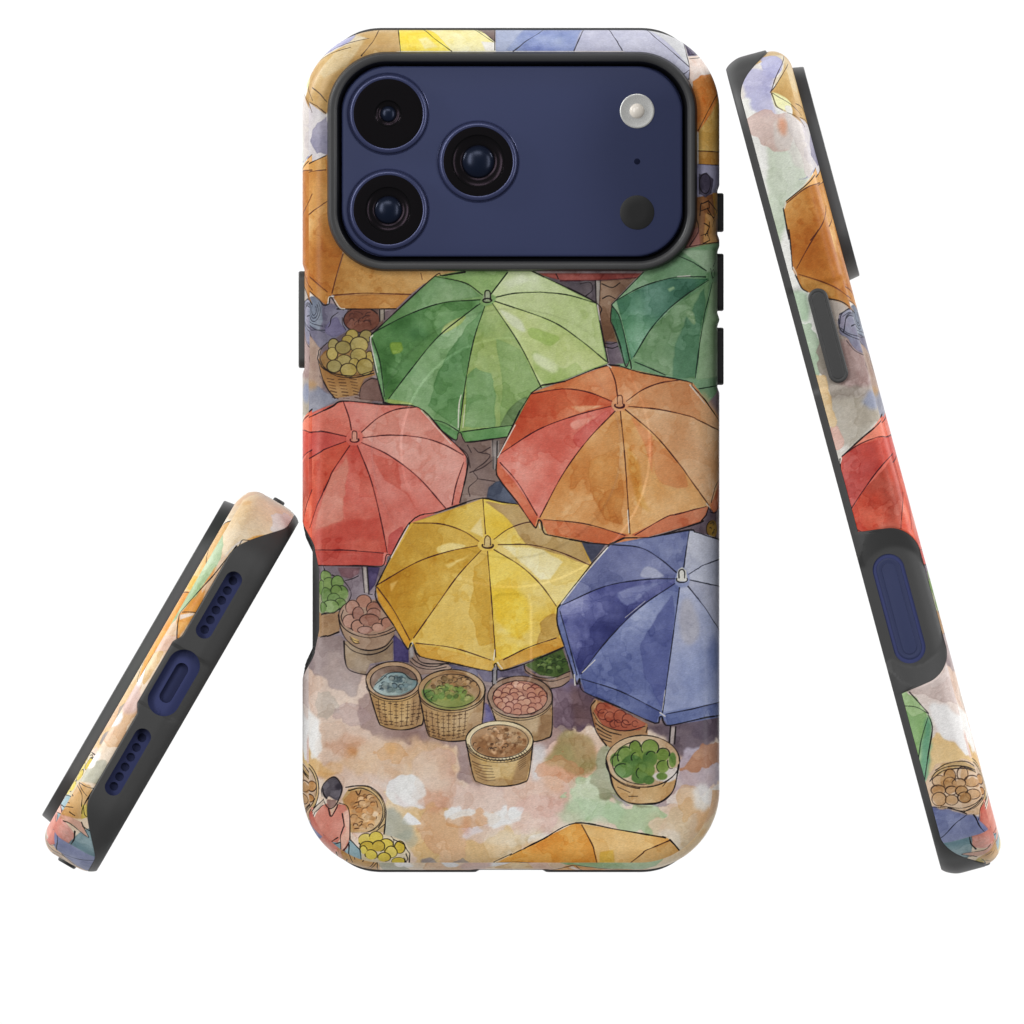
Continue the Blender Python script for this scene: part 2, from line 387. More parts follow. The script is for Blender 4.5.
def basket(cx, cy, rx, ry, yb, wb, wall, wall2, rim, fill, fill2, inr=.84, xb=None):
    xb = cx if xb is None else xb
    body = [(cx - rx, cy), (xb - wb - (rx - wb) * .12, yb - 10), (xb - wb * .8, yb - 3.4), (xb - wb * .3, yb), (xb + wb * .3, yb), (xb + wb * .8, yb - 3.4), (xb + wb + (rx - wb) * .12, yb - 10), (cx + rx, cy)]
    wash(np.vstack([curve(body), ell(cx, cy, rx, ry, 0, 0, -180)]), wall, wall2, edge=.3, var=.35)
    for sgn in (-1, 1):
        q = [(cx + sgn * rx * .98, cy + 2), (xb + sgn * wb * 1.02, yb - 8), (xb + sgn * wb * .72, yb - 2.5), (xb + sgn * wb * .45, yb - 4), (cx + sgn * rx * .62, cy + ry)]
        wash(q, (150, 112, 74) if sgn < 0 else (138, 102, 70), soft=2.2, alpha=.6, rough=1.5)
    wash([(xb - wb * .8, yb - 3.4), (xb - wb * .3, yb), (xb + wb * .3, yb), (xb + wb * .8, yb - 3.4), (xb, yb - 8)], (140, 104, 68), soft=1.5, alpha=.5)
    wash(ell(cx, cy, rx, ry), rim, edge=.25)
    wash(ell(cx, cy + .8, rx * inr, ry * inr * .97), fill, fill2, edge=.25, var=.4)
    return body

def basket_lines(cx, cy, rx, ry, body, inr=.84):
    ink(body, 1.1)
    ink(ell(cx, cy, rx, ry), 1.0); ink(ell(cx, cy + .8, rx * inr, ry * inr * .97), .8, a=.8)
    ink(ell(cx, cy + 2.2, rx, ry, 0, 12, 168), .7, a=.7)

def squiggles(cx, cy, rx, ry, n, r, c=(40, 40, 36), w=.8):
    for _ in range(n):
        a, q = random.random() * 6.283, math.sqrt(random.random())
        x, y = cx + rx * q * math.cos(a), cy + ry * q * math.sin(a)
        s = random.uniform(170, 230); ink(ell(x, y, r * random.uniform(.6, 1.2), r * random.uniform(.5, .9), random.uniform(-20, 20), s, s + random.uniform(90, 190), 10), w, c, .8)

def paint_baskets():
    # lemons and bowls, upper left
    wash(L1(60, 330, 200, 330, 260, 420, 420, 470, 420, 640, 300, 720, 180, 790, 60, 800), (124, 122, 136), (112, 108, 126), rough=1, edge=.2)
    wash(L1(70, 300, 160, 380, 90, 400), (212, 204, 196), edge=.1)
    wash(L1(230, 640, 260, 590, 330, 540, 370, 600, 400, 650, 300, 700), (118, 112, 140), rough=1)
    wash(L1(70, 390, 150, 370, 200, 430, 210, 560, 190, 640, 70, 600), (116, 124, 140), (134, 140, 152), rough=1)
    for r in (1.0, .72, .45): ink(ell(*L1(140, 480)[0], 9 * r, 11.5 * r, 0, -40, 230), .8, (40, 42, 56), .8)
    for q in ((70, 550, 130, 590, 215, 610), (75, 580, 140, 630, 230, 660), (80, 600, 120, 640, 230, 640)): ink(L1(*q), .8, (40, 42, 56), .8)
    ink(L1(335, 500, 285, 540, 275, 590, 262, 615), .9); ink(L1(370, 540, 370, 590, 400, 640), .9, a=.7)
    ink(L1(80, 610, 110, 680, 150, 760, 195, 790), .9)
    wash(L1(420, 470, 690, 480, 700, 640, 430, 640, 370, 560), (120, 92, 84), (104, 82, 78))
    wash(ell(361.6, 320, 18, 12.5), (132, 86, 68), (112, 70, 58)); ink(ell(361.6, 320, 18, 12.5, 0, 30, 330), .9)
    squiggles(361, 320, 12, 7, 9, 4, (60, 34, 32))
    wash(L1(660, 475, 715, 475, 700, 560, 670, 580), (150, 140, 128)); ink(L1(668, 480, 672, 570), 1.1); ink(L1(705, 480, 708, 555), 1.1)
    wash(L1(60, 640, 130, 700, 200, 800, 190, 900, 220, 1100, 60, 1200), (160, 132, 122), (178, 160, 146), rough=1.5)
    wash(R3(130, 600, 330, 620, 400, 700, 330, 740, 200, 720), (140, 118, 110), rough=1)
    wash(R3(20, 660, 120, 650, 220, 710, 60, 800), (134, 136, 152), (150, 150, 160), rough=2, soft=1.5)
    spot(*R3(95, 640)[0], 9, 5, (176, 140, 96), .7, 3)
    wash(R3(305, 640, 360, 610, 420, 640, 420, 720, 310, 710), (120, 92, 84)); ink(R3(310, 700, 318, 650, 360, 618, 400, 622), .8)
    body = [L1(175, 880)[0], *R3(140, 600, 165, 660, 200, 705), *R3(300, 690, 330, 620, 380, 600)]
    wash([*body, *L1(620, 960, 600, 880, 240, 800)], (158, 120, 74), (176, 136, 88), var=.4)
    wash(ell(347, 361, 28, 14), (150, 116, 70))
    for r in range(7):
        y = 612 + r * 14
        for x in range(3): ink(R3(165 + x * 50 + r * 4, y + 4 * (x - 1) ** 2 * -1 + 8, 195 + x * 50 + r * 3, y + 10), .8, (66, 42, 30), .8)
    ink(body[:4], 1.0)
    lem = [(448, 680, 50, 46), (560, 690, 52, 50), (300, 760, 44, 52), (412, 720, 45, 38), (505, 760, 72, 66), (290, 830, 44, 52), (376, 780, 62, 52), (590, 860, 40, 50), (500, 845, 64, 58), (385, 880, 56, 42), (465, 905, 40, 40), (305, 930, 58, 50), (550, 935, 66, 68), (420, 960, 66, 54)]
    for x, y, a, b in lem:
        wash(ell(*L1(x, y)[0], a / 8, b / 8), (176, 156, 88), (150, 136, 84), edge=.2, var=.3, bias=random.uniform(-.4, .4)); ink(ell(*L1(x, y)[0], a / 8, b / 8), .85, (52, 40, 30), .85)
    ink([*L1(620, 965, 500, 1000, 360, 1000, 250, 960, 195, 880, 200, 800, 250, 740)], .9); ink(L1(620, 985, 480, 1018, 330, 1010, 210, 940, 172, 870, 185, 800, 220, 770), .9)
    # cloth between the green and dark green parasols
    wash(G(690, 72, 800, 80, 1010, 100, 1010, 190, 950, 195, 880, 160), (92, 84, 92), (104, 92, 92)); ink(G(880, 115, 920, 110, 930, 140, 900, 165), .8)
    wash(R4(120, 148, 600, 148, 590, 160, 545, 175, 240, 182, 150, 160), (140, 66, 58), (124, 58, 54)); ink(R4(225, 182, 400, 180, 560, 168), .9, MAR)
    ink(R4(205, 150, 215, 172), 1.4)
    wash(R4(378, 182, 402, 180, 400, 290, 385, 290), (156, 148, 140)); ink(R4(380, 182, 384, 290), 1.0); ink(R4(402, 182, 400, 285), 1.0)
    wash(R4(404, 182, 560, 170, 450, 285, 460, 380, 500, 480, 420, 470, 396, 300), (130, 100, 78), (116, 88, 72)); ink(R4(412, 260, 440, 248, 468, 262), .8); ink(R4(410, 195, 455, 212, 490, 190), .8)
    wash(R4(425, 450, 480, 455, 520, 570, 445, 560), (98, 84, 92), (86, 76, 88)); ink(R4(422, 460, 450, 462, 474, 455), .8); ink(R4(426, 476, 455, 482, 480, 474), .8)
    # pole and blue bundle between the pink and orange parasols
    wash(G(525, 740, 560, 740, 552, 860, 530, 860), (130, 120, 116)); ink(G(531, 740, 533, 855), 1.0); ink(G(549, 745, 546, 880), 1.0)
    wash(Y_(482, 110, 490, 70, 520, 46, 550, 42, 590, 90, 615, 135, 560, 140), (76, 84, 100), (64, 70, 88)); 
    wash(Y_(850, 290, 960, 296, 900, 375, 870, 340), (70, 74, 90), (60, 62, 80)); ink(Y_(852, 292, 870, 340, 900, 372), .9)
    wash(L2(840, 960, 960, 930, 960, 1100, 880, 1060), (78, 72, 88), (66, 62, 78))
    wash(R6(860, 250, 940, 230, 940, 410, 800, 350), (100, 80, 84)) if False else wash([(700, 502), (726, 495), (726, 545), (690, 531)], (98, 78, 82), (84, 70, 80))
    wash(ell(718, 529, 10, 9), (150, 118, 52), (120, 92, 46)); ink(ell(716, 529, 8, 8, 0, 120, 330), .8); squiggles(718, 530, 6, 6, 5, 2.5)
    # under the pink parasol: cabbages, potatoes, stacked bowls
    wash(K6(90, 40, 640, 40, 600, 200, 620, 340, 760, 600, 860, 720, 860, 840, 560, 840, 320, 600, 90, 620), (128, 116, 124), (118, 104, 112), rough=1)
    wash(K6(300, 60, 480, 60, 470, 110, 400, 150, 330, 130), (118, 84, 90), soft=1); ink(K6(360, 165, 420, 150, 470, 128), .8); ink(K6(185, 50, 200, 90, 190, 100), .9)
    wash(K6(540, 50, 640, 60, 600, 200, 550, 260), (70, 56, 92), (60, 50, 84))
    wash(K6(745, 590, 870, 700, 870, 820, 750, 810), (62, 52, 98), (54, 46, 88))
    ink(K6(497, 55, 515, 260), 1.2); ink(K6(535, 60, 552, 270), 1.2); ink(K6(550, 275, 578, 275), 1.2); wash(K6(505, 55, 530, 60, 545, 262, 520, 262), (170, 160, 154))
    wash(K6(20, 420, 330, 410, 315, 580, 240, 610, 20, 620), (160, 126, 90), (146, 112, 84)); ink(K6(150, 615, 230, 605, 310, 575), 1.3)
    wash(ell(*K6(190, 290)[0], 25, 18), (140, 140, 112)); ink(K6(260, 120, 350, 170, 405, 250, 400, 310, 350, 370, 270, 415, 150, 430), .9); ink(K6(335, 360, 280, 420, 150, 440), .8)
    for x, y, a, b in [(190, 130, 60, 45), (150, 220, 50, 60), (230, 190, 50, 50), (300, 180, 50, 55), (330, 265, 55, 60), (290, 250, 45, 50), (200, 290, 55, 70), (270, 310, 50, 45), (320, 345, 45, 40), (245, 370, 65, 50), (170, 380, 45, 45)]:
        wash(ell(*K6(x, y)[0], a / 8, b / 8), (100, 128, 70), (122, 146, 84), edge=.2, bias=random.uniform(-.4, .4)); ink(ell(*K6(x, y)[0], a / 8, b / 8, 0, 150, 350, 16), .75, (40, 54, 32), .85)
    wash(K6(355, 650, 745, 640, 745, 800, 560, 830, 520, 920, 460, 900, 380, 860, 360, 780), (146, 126, 106), (168, 142, 108), var=.4); ink(K6(352, 650, 360, 790, 385, 870, 460, 905, 530, 916), 1.2)
    wash(K6(310, 440, 320, 540, 370, 640, 470, 710, 570, 725, 680, 690, 755, 600, 760, 540), (152, 124, 102), (168, 134, 98)); wash(K6(310, 430, 340, 370, 420, 320, 620, 320, 770, 540, 700, 590, 560, 615, 430, 590, 340, 520), (160, 130, 110))
    ink(K6(308, 440, 320, 530, 365, 630, 450, 700, 560, 724, 680, 690, 750, 610), 1.1); ink(K6(355, 665, 430, 730, 550, 758, 670, 725, 742, 655), 1.0)
    ink(K6(390, 330, 335, 375, 310, 440, 340, 530, 430, 595, 560, 622, 690, 595, 765, 560), .9); ink(K6(345, 400, 330, 460, 360, 520, 450, 570, 560, 600, 680, 575, 745, 540), .8)
    for x, y, a, b in [(510, 330, 60, 52), (420, 380, 55, 58), (590, 390, 58, 55), (400, 490, 58, 55), (465, 430, 45, 55), (590, 430, 55, 45), (650, 520, 48, 48), (460, 530, 50, 50), (555, 480, 78, 48), (520, 560, 60, 30), (690, 500, 40, 40), (620, 540, 45, 35)]:
        wash(ell(*K6(x, y)[0], a / 8, b / 8), (164, 116, 96), (148, 104, 90), edge=.2, bias=random.uniform(-.4, .4)); ink(ell(*K6(x, y)[0], a / 8, b / 8, 0, 140, 340 + random.randint(0, 30), 18), .9, (56, 36, 34), .9)
    wash(K6(400, 610, 470, 640, 470, 670, 420, 660), (196, 160, 96)); ink(K6(400, 615, 430, 640, 470, 655), .7); ink(K6(405, 630, 440, 665, 475, 665), .7)
    # half hidden bowls behind
    wash(K7(470, 90, 560, 130, 800, 190, 820, 220, 780, 250, 560, 280, 480, 180), (150, 126, 110), (136, 112, 104)); ink(K7(475, 90, 500, 150, 580, 200, 680, 212, 780, 185), .9); ink(K7(480, 170, 540, 215, 650, 235, 770, 215), .9); ink(K7(770, 190, 825, 205, 800, 240), .8)
    wash(K7(780, 190, 1024, 240, 1024, 320, 900, 260, 820, 230), (104, 100, 122), (92, 90, 112))
    wash(K8(200, 230, 600, 190, 620, 280, 560, 270, 400, 300, 330, 340, 270, 330), (96, 90, 112), (108, 98, 112))
    wash(K8(250, 480, 310, 520, 360, 640, 260, 680), (86, 80, 124), (74, 68, 110)); wash(K8(400, 260, 560, 230, 700, 260, 640, 290, 420, 300), (100, 92, 112))
    # small green bowl by the blue parasol
    wash(K8(590, 200, 700, 290, 820, 320, 960, 240, 960, 320, 900, 370, 815, 388, 740, 340, 600, 260), (160, 130, 110), (140, 112, 96)); wash(K8(600, 200, 900, 70, 960, 240, 860, 300, 720, 280), (82, 102, 52), (68, 92, 44), var=.5)
    dabs(*K8(800, 190)[0], 16, 9, 55, 2.8, [(84, 106, 54), (66, 92, 42), (104, 124, 66), (58, 80, 40)], .6, (28, 40, 22)); ink(K8(592, 200, 610, 250, 700, 295, 830, 300, 960, 250), .9); ink(K8(690, 310, 820, 330, 950, 290), .7); ink(K8(810, 388, 890, 370, 950, 330), 1.1)
    # three weave baskets, pink fruit, brown grain
    b = basket(393.7, 680.6, 28, 19, 729.5, 22, (186, 150, 98), (160, 124, 84), (176, 146, 116), (128, 104, 90), (140, 116, 98), xb=400.5)
    wash(K7(185, 390, 220, 330, 300, 265, 420, 262, 480, 300, 545, 340, 520, 380, 420, 435, 300, 445, 210, 420), (120, 142, 144), (142, 160, 154), var=.4, sm=True); dabs(394, 684, 17, 8, 60, 2.6, [(108, 126, 130), (134, 150, 148), (90, 108, 116), (150, 160, 156)], .4, (40, 52, 58)); ink(K7(200, 360, 260, 310, 320, 265, 420, 262, 480, 310, 545, 320), .7)
    basket_lines(393.7, 680.6, 28, 19, b); weave(399, 699, 727, 25, 20, n=8, rows=7, sag=3)
    b = basket(451.7, 690, 33.5, 20.5, 741, 26, (190, 154, 100), (164, 128, 84), (170, 138, 100), (140, 120, 66), (118, 118, 66), xb=454)
    wash(K7(580, 440, 640, 340, 760, 250, 900, 262, 980, 310, 1040, 380, 1040, 470, 900, 540, 740, 550, 640, 500), (142, 106, 70), (130, 118, 66), var=.5, sm=True, bias=.1)
    wash(K7(575, 410, 660, 390, 760, 440, 860, 420, 1000, 460, 900, 545, 740, 548, 630, 500), (116, 132, 66), (134, 136, 72), soft=2, sm=True); wash(K7(575, 400, 650, 400, 700, 470, 640, 500, 590, 460), (86, 124, 62), soft=1)
    dabs(452, 683, 23, 7, 60, 2.8, [(150, 112, 72), (132, 104, 66), (166, 130, 88)], .45); dabs(450, 694, 22, 8, 70, 2.8, [(112, 134, 66), (140, 146, 78), (92, 120, 58), (156, 158, 90)], .45); basket_lines(451.7, 690, 33.5, 20.5, b); weave(449, 709, 738, 27, 22, n=8, rows=7, sag=5, x1=.75)
    b = basket(520, 697, 32.5, 21, 742, 25, (168, 138, 100), (150, 124, 84), (156, 128, 108), (168, 116, 98), (182, 130, 100), xb=526)
    balls(520, 698, 24, 14.5, 34, 4.3, (178, 118, 98), (186, 134, 108), (88, 40, 42), .4); basket_lines(520, 697, 32.5, 21, b)
    ink(K8(340, 280 + 45, 335, 330), 1.0)
    b = basket(499.4, 740.6, 33.7, 19.8, 786, 27, (196, 164, 108), (206, 176, 128), (206, 184, 140), (142, 98, 62), (164, 120, 82), xb=501)
    wash(K8(350, 720, 430, 700, 450, 780, 400, 870, 370, 790), (196, 146, 104), soft=1.2, alpha=.9); wash(K8(180, 820, 300, 760, 380, 830, 400, 930, 280, 930), (124, 80, 46), soft=3, alpha=.8); wash(K8(480, 690, 620, 740, 630, 820, 520, 850, 440, 760), (168, 132, 92), soft=2, alpha=.9)
    ink(K8(350, 740, 380, 790, 392, 800), 1.0, (70, 36, 24)); dabs(500, 741, 26, 13, 120, 2.2, [(150, 106, 68), (122, 80, 48), (176, 132, 92), (188, 148, 108), (132, 92, 58)], .22);  basket_lines(499.4, 740.6, 33.7, 19.8, b, .86)
    for i in range(22):
        a = math.radians(30 + i * 6.6); x, y = 499.4 + 31.2 * math.cos(a), 741.5 + 18.6 * math.sin(a); ink([(x - 1, y - 1), (x + 1.2, y + 1.4)], .8, (60, 44, 30), .8)
    for r in range(6):
        ink(L5(385 + r * 8, 90 + r * 25, 450 + r * 9, 118 + r * 25, 540 + r * 6, 130 + r * 22), .8, (80, 58, 38), .7)
        if r < 5: ink(L5(750 + r * 3, 140 + r * 15 - 40, 815, 110 + r * 15 - 50), .7, (80, 58, 38), .6)
    # red fruit and green apples, lower right
    wash(L3(165, 200, 200, 150, 620, 350, 620, 450, 480, 450, 320, 540, 250, 490, 190, 350), (178, 136, 92), (160, 118, 80)); wash(L3(190, 250, 230, 180, 300, 180, 610, 350, 560, 400, 400, 410, 260, 360), (160, 84, 64), (170, 96, 72))
    for x, y, r in [(250, 225, 40), (265, 275, 42), (318, 295, 40), (400, 290, 50), (462, 315, 44), (380, 345, 26), (520, 350, 24), (350, 350, 30), (440, 350, 30)]: ink(ell(*L3(x, y)[0], r / 8, r / 8, 0, 60, 340), .8, (84, 32, 30), .85)
    ink(L3(200, 165, 165, 220, 180, 310, 215, 420, 290, 525), 1.1); ink(L3(185, 260, 240, 345, 350, 395, 470, 405, 600, 370), .9); ink(L3(620, 380, 610, 420), 1.0)
    for i in range(5): ink(L3(205 + i * 12, 350 + i * 38, 270 + i * 8, 395 + i * 30, 330, 425 + i * 24), 1.0, (52, 38, 30), .85) if i < 4 else None
    ink(L3(205, 345, 300, 410, 410, 440), .8)
    wash(L3(800, 375, 850, 375, 825, 520, 795, 500), (176, 164, 160)); ink(L3(805, 372, 790, 560), 1.2); ink(L3(845, 375, 835, 510), 1.2)
    body = L3(290, 640, 320, 760, 345, 850, 400, 940, 480, 985, 580, 992, 700, 985, 780, 940, 835, 860, 870, 680)
    wash([*body, *ell(*L3(582, 650)[0], 36.5, 25.5, 0, 0, -180)], (200, 166, 116), (190, 152, 106), var=.3); wash(ell(*L3(582, 645)[0], 36.5, 26), (186, 156, 124), (196, 172, 140)); wash(ell(*L3(590, 660)[0], 31, 21.5), (182, 150, 112), (206, 190, 166))
    wash(L3(660, 760, 860, 700, 850, 790, 760, 820), (214, 206, 200), rough=1)
    for x, y, a, b in [(640, 535, 65, 60), (525, 545, 50, 58), (380, 640, 60, 60), (440, 600, 68, 75), (740, 600, 55, 50), (540, 610, 70, 60), (820, 640, 30, 60), (640, 630, 60, 65), (500, 680, 90, 80), (430, 720, 75, 65), (600, 720, 80, 70), (740, 690, 52, 55), (735, 770, 45, 30), (560, 780, 70, 50), (630, 800, 45, 35)]:
        wash(ell(*L3(x, y)[0], a / 8, b / 8), (84, 120, 62), (116, 140, 66), edge=.12, bias=random.uniform(-.5, .5), var=.3)
    for x, y, a, b, s, e in [(640, 545, 70, 68, 150, 390), (520, 540, 45, 55, 170, 350), (445, 610, 65, 75, 150, 290), (420, 720, 65, 50, 170, 290), (650, 610, 40, 40, 200, 320), (530, 620, 40, 40, 150, 260), (570, 745, 40, 45, 120, 240), (745, 695, 52, 50, 130, 280), (745, 590, 52, 45, 190, 380), (380, 650, 55, 50, 190, 280), (810, 660, 30, 50, 70, 200)]: ink(ell(*L3(x, y)[0], a / 8, b / 8, 0, s, e, 14), 1.0, (26, 40, 26), .9)
    ink(ell(*L3(582, 650)[0], 37, 26), 1.0); ink(ell(*L3(590, 660)[0], 31.5, 22, 0, 85, 250), .8); ink(ell(*L3(582, 668)[0], 36, 25, 0, 95, 165), .8)
    ink(body, 1.5); ink(L3(380, 855, 480, 900), .7); ink(L3(470, 930, 540, 930), .6); ink(L3(740, 850, 790, 795), .7)

def rim_gap(pts, w=1.0): ink(pts, w, (222, 216, 205), .75)

def paint_umbrellas():
    # pale paper with a violet spot above the tan parasol, upper left
    wash(R1(40, 320, 80, 335, 165, 425, 165, 610, 40, 660), (212, 208, 204), (198, 192, 194), rough=1, edge=.1); wash(R1(92, 540, 105, 490, 130, 460, 170, 440, 170, 600, 120, 592), (132, 130, 154), (154, 150, 168), rough=2, edge=.4, sm=True); spot(*R1(80, 420)[0], 5, 14, (196, 186, 190), .6, 3)
    # tan parasol, upper left (runs over the left edge)
    wash([*S1(378, 1020, 352, 870, 365, 825, 530, 650), *R1(60, 650, 160, 605, 240, 900), *L1(380, 0, 285, 365, 270, 380, 240, 440, 190, 400, 70, 310), *S2(600, 415, 520, 370, 450, 350, 345, 315, 315, 295, 285, 230, 270, 200, 258, 60, 250, 0)], (200, 148, 84), (184, 126, 62), var=.3)
    wash([*S1(530, 650, 555, 722, 470, 755, 370, 828)], (214, 158, 92), (220, 172, 112))
    wash([*R1(60, 650, 160, 605, 160, 668, 60, 683)], (206, 160, 96))
    wash([*R1(160, 600, 600, 600), *R4(0, 160), *L1(1024, 270, 920, 352, 300, 362, 285, 350, 380, 30)], (198, 156, 96), (182, 134, 72), var=.3)
    wash(L1(300, 362, 920, 352, 800, 470, 350, 470, 315, 420), (190, 136, 74), (176, 122, 62)); wash(L1(70, 190, 250, 340, 255, 420, 200, 410, 70, 310), (190, 138, 74))
    for q in [R1(60, 683, 110, 672, 160, 667), R1(60, 886, 110, 845, 165, 808), L1(378, 30, 330, 180, 288, 345), L1(80, 195, 150, 250, 250, 335), L1(300, 362, 560, 346, 920, 355), S1(555, 725, 470, 755, 365, 835), S2(400, 0, 345, 95, 290, 195), S2(300, 225, 410, 260, 500, 300, 590, 345), S1(640, 830, 560, 915, 490, 1024), L1(1000, 185, 1010, 235)]: ink(q, .9, (84, 40, 30))
    for q in [[*S1(530, 650, 365, 825)], R1(60, 650, 160, 604), S1(350, 860, 362, 930, 378, 1020), S2(250, 0, 258, 60, 270, 200), S2(285, 230, 315, 295, 345, 315), S2(450, 350, 520, 370, 605, 418), L1(80, 310, 190, 400, 220, 438, 262, 430, 270, 375, 290, 390, 330, 450, 380, 480), L1(330, 472, 560, 472, 800, 470)]: ink(q, 1.1)
    rim_gap(L1(300, 370, 262, 380, 255, 430)); rim_gap(L1(310, 400, 350, 462, 390, 470))
    # left end: tan / yellow parasol at the very top
    top = [*R1(20, 310, -60, 250), *S1(460, 440, 375, 375, 345, 360, 310, 340, 285, 270, 350, 82), *R1(120, -40, 480, -40, 490, 140, 320, 165, 160, 420, 75, 360)]
    wash(top, (196, 164, 112), (184, 146, 88), var=.3)
    wash(R1(100, 190, 240, 110, 300, 60, 340, 80, 260, 200, 150, 260), (208, 190, 152), soft=1.5, alpha=.7)
    wash(S1(290, 270, 345, 285, 390, 330, 375, 370, 330, 350, 305, 330), (222, 220, 150), (226, 224, 180), rough=1)
    for q in [R1(405, 30, 370, 95, 318, 160), S1(352, 82, 320, 170, 283, 270), S1(395, 118, 340, 185, 283, 270), S1(290, 270, 340, 300, 400, 340, 470, 380), S1(290, 275, 312, 335, 345, 360), S1(370, 372, 430, 402, 475, 440), R1(75, 358, 120, 384, 160, 415), R1(98, 300, 130, 325, 165, 365)]: ink(q, .85, (62, 44, 36))
    wash(R1(478, 20, 615, 20, 725, 140, 490, 140), (232, 200, 60), (238, 214, 90), var=.25); wash(R1(570, 85, 610, 75, 660, 120, 600, 130), (236, 222, 150), soft=1)
    wash(R1(600, 20, 820, 20, 912, 100, 912, 140, 720, 140), (228, 214, 140), (232, 226, 180)); wash(R1(850, 95, 912, 100, 912, 140, 870, 140), (224, 220, 210))
    wash(R1(820, 20, 915, 20, 915, 100), (128, 112, 108)); 
    for q in [R1(480, 20, 492, 140), R1(595, 40, 640, 80, 720, 140), R1(820, 40, 905, 98), R1(912, 40, 912, 135), R1(820, 40, 870, 60, 912, 95)]: ink(q, .85, (50, 40, 40))
    wash([*R1(918, 20), *R2(330, 20, 285, 140), *R1(918, 140)], (140, 152, 186), (110, 124, 180), var=.3); wash(R1(918, 20, 1060, 20, 1000, 90, 960, 140, 918, 140), (164, 172, 196), soft=1.5)
    wash(R2(325, 20, 640, 20, 805, 215, 795, 265, 700, 180, 500, 140, 285, 140), (184, 184, 202), (170, 172, 194)); wash(R2(600, 20, 770, 95, 800, 212), (206, 206, 208))
    for q in [R2(150, 45, 70, 95, 15, 140), R2(328, 40, 285, 138), R2(440, 40, 470, 85, 500, 135), R2(610, 46, 720, 140, 800, 210), R2(770, 92, 785, 150, 802, 215), R2(802, 215, 796, 265), R2(775, 240, 800, 222)]: ink(q, .9, (46, 44, 56))
    wash(R2(770, 92, 800, 100, 850, 140, 840, 160, 792, 160), (96, 88, 112), (80, 72, 96)); ink(R2(780, 100, 800, 155, 835, 150), .8); ink(R2(800, 110, 830, 140, 815, 155, 795, 130), .8)
    wash(R2(795, 165, 850, 155, 960, 150, 960, 235, 890, 235, 830, 265, 795, 300), (226, 200, 186), (222, 208, 200)); ink(R2(800, 172, 845, 168), .6)
    wash(R2(815, 275, 850, 250, 960, 225, 970, 310, 838, 500, 790, 420), (214, 132, 66), (224, 142, 70), rough=1); wash(R2(970, 300, 970, 585, 838, 585, 838, 495), (216, 172, 92), (222, 184, 108)); wash(R2(838, 585, 970, 588, 970, 650, 838, 642), (200, 148, 76))
    ink(R2(960, 270, 925, 325, 880, 410, 838, 492), .9, (70, 40, 34)); ink(R2(838, 583, 970, 590), .8, (70, 40, 34)); ink(R2(838, 642, 970, 650), .9)
    # people in the gap on the right
    wash(R2(830, 642, 970, 650, 970, 770, 830, 790), (150, 148, 178), (168, 166, 190)); wash(R2(830, 790, 970, 760, 970, 1000, 780, 1015), (160, 110, 62), (136, 92, 62)); wash(R2(840, 690, 875, 680, 905, 710, 900, 770, 870, 790, 840, 770), (84, 78, 96), sm=True); ink(ell(*R2(870, 728)[0], 7.5, 10), .9)
    wash(R2(905, 770, 970, 770, 970, 900, 920, 880), (206, 148, 62)); wash(R2(790, 940, 840, 920, 850, 1010, 780, 1015), (160, 106, 96)); wash(R2(870, 860, 930, 870, 920, 1000, 860, 1000), (190, 140, 84))
    for q in [(845, 870, 850, 820, 885, 805, 890, 835, 850, 850), (890, 810, 930, 850, 915, 880, 880, 860), (880, 840, 915, 890, 905, 920), (830, 880, 838, 940, 800, 1005), (865, 905, 890, 920, 870, 960), (850, 960, 880, 950, 890, 980, 860, 995), (890, 900, 880, 960), (780, 1012, 850, 1000, 960, 985)]: ink(R2(*q), .9)
    # dark green parasol, right
    dg = [*R2(760, 1024), *L2(340, 180, 95, 435, 90, 560, 205, 940, 230, 900), *G(1010, 440), *O(640, 130, 830, 170, 900, 260), *L2(1100, 1000, 1100, 0), *R2(970, 985, 850, 1003)]
    wash(dg, (128, 164, 124), (112, 150, 112), var=.3)
    wash(L2(130, 400, 380, 280, 560, 225, 870, 230, 600, 420, 400, 640, 250, 880, 190, 620), (72, 118, 96), (82, 134, 96), var=.45); wash(L2(95, 440, 150, 520, 190, 650, 235, 880, 200, 930, 90, 560), (76, 124, 92))
    wash(L2(880, 240, 780, 330, 600, 440, 400, 640, 265, 870, 520, 1000, 760, 1030, 820, 600), (112, 150, 108), (124, 158, 116), var=.3); wash(L2(830, 290, 850, 400, 770, 1030, 580, 1020, 590, 780, 660, 620, 760, 420), (78, 122, 94), (86, 132, 100), rough=2, soft=1, edge=.3, alpha=.85)
    wash(L2(680, 500, 740, 490, 765, 580, 740, 590), (140, 170, 130), sm=True); wash(L2(540, 310, 590, 290, 600, 310, 555, 335), (140, 176, 136))
    wash(L2(640, 0, 1000, 0, 1000, 180, 860, 180), (150, 178, 146), (160, 186, 154)); wash(L2(900, 260, 1060, 240, 1060, 1000, 770, 1040, 800, 700), (134, 166, 126), (146, 176, 136))
    for q in [(620, 45, 740, 95, 850, 165), (125, 405, 330, 295, 560, 225, 700, 213, 845, 215), (870, 240, 700, 350, 540, 480, 400, 640, 270, 855), (905, 260, 840, 500, 790, 800, 762, 1024), (95, 445, 150, 520, 190, 660, 235, 880), (280, 895, 400, 945, 520, 1000), (945, 0, 935, 90, 915, 130)]: ink(L2(*q), .95, (24, 40, 34))
    for q in [L2(345, 180, 95, 435), L2(95, 435, 85, 560, 110, 620, 160, 760, 205, 930, 240, 880, 250, 945), O(555, 112, 640, 132)]: ink(q, 1.2)
